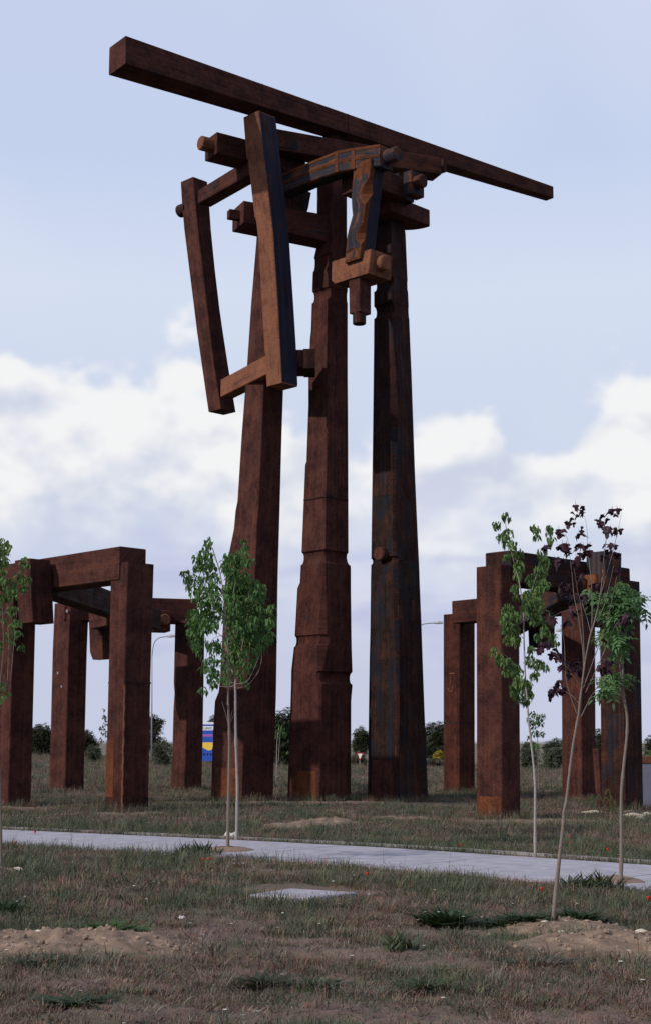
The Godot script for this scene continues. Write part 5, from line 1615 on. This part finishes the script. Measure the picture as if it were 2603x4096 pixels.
func small_things() -> void:
	# soil in the tree pits at the near edge of the path
	for k in [[-1.44, 21.5, 0.42], [3.33, 16.75, 0.36]]:
		var pit := structure("soil_pit")
		var st := start()
		st.set_smooth_group(0)
		var rings := []
		for j in 6:
			var t := j / 5.0
			var ring := []
			for i in 20:
				var w := TAU * i / 20
				var r: float = k[2] * (1.0 - t * 0.98) * (1.0 + 0.25 * n_small.get_noise_2d(cos(w) * 2.0 + k[0] * 9.0, sin(w) * 2.0))
				ring.append(Vector3(k[0] + cos(w) * r, 0.02 + 0.075 * sqrt(t) + 0.012 * n_small.get_noise_2d(i * 7.0, j * 9.0), -k[1] + sin(w) * r))
			rings.append(ring)
		loft(st, rings)
		part(st, "soil", M.soil, pit)
	# cover slabs in the meadow
	var o := thing("cover_slab", "pale concrete cover of two slabs lying in the meadow grass", "slab", Vector3(-0.26, 0, -15.83))
	var top_h := 0.075
	var a := at(995, 3578, depth_for_height(3578, top_h))
	var b := at(1235, 3589, depth_for_height(3589, top_h))
	var c := at(1425, 3569, depth_for_height(3569, top_h))
	var d := at(1160, 3553, depth_for_height(3553, top_h))
	for k in [[0.0, 0.494], [0.506, 1.0]]:
		var st := start()
		var q := [a.lerp(d, k[0]), a.lerp(d, k[1]), b.lerp(c, k[1]), b.lerp(c, k[0])]
		var low := []
		var mid := []
		for p in q:
			low.append(p + DOWN * 0.18)
			mid.append(p + DOWN * 0.012)
		var m: Vector3 = (q[0] + q[1] + q[2] + q[3]) / 4.0
		var top := []
		for p in q:
			top.append(p.move_toward(m, 0.012))
		loft(st, [low, mid, top])
		part(st, "slab", M.concrete, o)
	# post leaning on the right gate
	o = thing("leaning_post", "short rusty steel post leaning against the foot of the right gate", "post", Vector3(6.9, 0, -35.6))
	var st := start()
	post(st, [[3235, 2384, 2404, 2428], [2993, 2365, 2391, 2418]], 35.0, 35.5)
	part(st, "shaft", M.rust, o)
	# wall at the right edge
	o = thing("low_wall", "blue grey wall topped by a rusty steel band at the right edge", "wall", Vector3(9.3, 0, -35.6))
	st = start()
	var w0 := at(2560, 3053, 35.6)
	box(st, Vector3(w0.x + 1.6, w0.y / 2 - 0.05, -36.1), Vector3(1.6, 0, 0), Vector3(0, w0.y / 2 + 0.05, 0), Vector3(0, 0, 0.5))
	part(st, "panel", grainy(0.13, 0.14, 0.2, 41, 0.02, 0.1, 1.5), o)
	st = start()
	box(st, Vector3(w0.x + 1.6, w0.y + 0.085, -36.1), Vector3(1.62, 0, 0), Vector3(0, 0.082, 0), Vector3(0, 0, 0.52))
	part(st, "cap", M.rust_bright, o)
	# stones
	stone("pale rock at the right end of the rubble below the right gate", 2585, 3262, 0.16, M.stone, "rocks at the foot of the right gate", "rock")
	stone("low brownish rock against the foot of the rightmost pillar", 2530, 3268, 0.26, M.stone, "rocks at the foot of the right gate", "rock", 0.4)
	stone("flat pale rock before the leaning post", 2375, 3252, 0.24, M.stone, "rocks at the foot of the right gate", "rock", 0.3)
	stone("small rock in the rubble between two larger rocks", 2557, 3276, 0.12, M.stone, "rocks at the foot of the right gate", "rock")
	stone("white stone on the right end of the right soil mound", 2565, 3768, 0.045, M.stone)
	stone("pale stone just below the foot of the purple maple", 2178, 3718, 0.03, M.stone)
	stone("brown stone right of the foot of the purple maple", 2246, 3742, 0.035, M.stone)
	stone("small pale stone left on the left soil mound", 152, 3778, 0.032, M.stone)
	stone("pale stone at the left edge near the cut off tree", 72, 3503, 0.08, M.stone)
	stone("small stone on the far side of the soil mound at the maple", 2262, 3712, 0.025, M.stone)
	# litter
	for k in [["white scrap of paper low in the middle left of the meadow", 1032, 3990, 0.035], ["crumpled white scrap in the dry grass left of the middle", 728, 3688, 0.026], ["white bag between the two trunks beside the path", 926, 3352, 0.11], ["small white scrap in the grass right of the middle", 2040, 3352, 0.05]]:
		var p := spot(k[1], k[2])
		o = thing("paper_scrap", k[0], "litter", p, "white litter in the grass")
		st = start()
		var ring := []
		var ring2 := []
		for i in 9:
			var t := TAU * i / 9
			ring.append(p + Vector3(cos(t) * 1.3, 0.06 + 0.25 * sin(t * 3.0), sin(t) * 0.9) * k[3])
			ring2.append(p + Vector3(cos(t) * 0.8, 0.7 + 0.4 * sin(t * 2.0 + 1.0), sin(t) * 0.6) * k[3])
		loft(st, [ring, ring2])
		part(st, "sheet", plain(0.42, 0.41, 0.4, 0.8), o)
	# weeds
	var dk := Color(0.028, 0.05, 0.026)
	weed("dark green bushy weed left of the soil mound with the maple", 1762, 3700, 0.17, 0.26, dk, 60)
	weed("wide dark green weed right of the foot of the maple", 2318, 3690, 0.2, 0.2, dk, 70)
	weed("dark green weed left of the foot of the maple", 2045, 3705, 0.24, 0.14, dk, 60)
	weed("bright green tuft of broad grass behind the left soil mound", 448, 3752, 0.23, 0.15, Color(0.045, 0.085, 0.03), 70, "leafy weeds in the meadow", 0.5)
	weed("small green weed at the near side of the left soil mound", 190, 3852, 0.13, 0.1, dk, 36)
	weed("green rosette weed low right of the middle", 1690, 3950, 0.11, 0.13, Color(0.04, 0.06, 0.03), 36)
	weed("grey green weed below the right soil mound", 2180, 3850, 0.2, 0.1, Color(0.045, 0.065, 0.045), 44)
	weed("dark weed at the bottom near the rut", 740, 4060, 0.12, 0.1, dk, 34)
	weed("dark weed at the lower left", 290, 4010, 0.12, 0.12, dk, 34)
	weed("dark weed clump above the white paper scrap", 1050, 3930, 0.16, 0.14, Color(0.035, 0.045, 0.03), 40)
	weed("tall pale green weed between the slab and the dark bushy weed", 1590, 3800, 0.14, 0.26, Color(0.085, 0.11, 0.07), 12, "leafy weeds in the meadow", 0.35)
	weed("small dark weed in the middle foreground", 1280, 3930, 0.07, 0.09, dk, 20)
	weed("green weed at the near edge of the path left of the middle", 790, 3425, 0.35, 0.3, Color(0.04, 0.06, 0.035), 50, "leafy weeds in the meadow", 0.4)
	weed("green weed at the near edge of the path before the maple trunk", 2370, 3560, 0.3, 0.28, Color(0.045, 0.065, 0.04), 50, "leafy weeds in the meadow", 0.4)
	weed("green weed behind the cut off tree at the left edge", 30, 3660, 0.15, 0.24, dk, 40)
	# tall bent stalks beside the leaning post
	var p := spot(2425, 3262)
	o = thing("tall_stalks", "pale yellow green stalks with drooping tips before the right gate", "plant", p)
	for k in [[2400, 2375, 3190, 2360], [2410, 2402, 3185, 2385], [2432, 2437, 3165, 2418], [2440, 2432, 3195, 2410], [2448, 2448, 3192, 2438], [2452, 2450, 3210, 2458]]:
		st = start()
		st.set_smooth_group(0)
		var top := at(k[1], k[2], -p.z + rng.randf_range(-0.2, 0.2))
		var foot := Vector3(at(k[0], 3262, -p.z).x, p.y - 0.03, top.z)
		var tip := at(k[3], k[2] + 8, -top.z)
		var pts := smooth_path([foot, foot.lerp(top, 0.55) + Vector3(0.03, 0, 0), top - Vector3(0, 0.05, 0), (top + tip) / 2 + Vector3(0, 0.05, 0), tip - Vector3(0, 0.04, 0)], 4)
		var rad := []
		for i in pts.size():
			rad.append(lerpf(0.014, 0.02 if i > pts.size() - 7 else 0.01, i / (pts.size() - 1.0)))
		tube(st, pts, rad, 6)
		part(st, "stalk", plain(0.16, 0.17, 0.06, 0.8), o)
	# poppies
	var red := plain(0.5, 0.025, 0.012, 0.6)
	red.cull_mode = BaseMaterial3D.CULL_DISABLED
	for k in [[2275, 3352], [2278, 3382], [2430, 3410], [141, 3338], [62, 3385], [815, 3472], [836, 3464], [1468, 3520], [2165, 3578], [2592, 3615], [1842, 3394]]:
		p = spot(k[0], k[1] + 12)
		var q := thing("poppy", "small red poppy in the meadow grass", "flower", p, "red poppies scattered in the grass")
		var hgt := at(k[0], k[1], -p.z).y
		st = start()
		tube(st, [p - Vector3(0, 0.02, 0), Vector3(p.x, maxf(hgt, p.y + 0.08), p.z)], [0.003, 0.0025], 5)
		part(st, "stem", plain(0.06, 0.09, 0.04), q)
		st = start()
		var top := Vector3(p.x, maxf(hgt, p.y + 0.08), p.z)
		loft(st, [disc(top - Vector3(0, 0.005, 0), Vector3.UP, 0.008, 8), disc(top + Vector3(0, 0.014, 0), Vector3.UP, 0.018, 8), disc(top + Vector3(0, 0.03, 0), Vector3.UP, 0.021, 8)])
		part(st, "bloom", red, q)
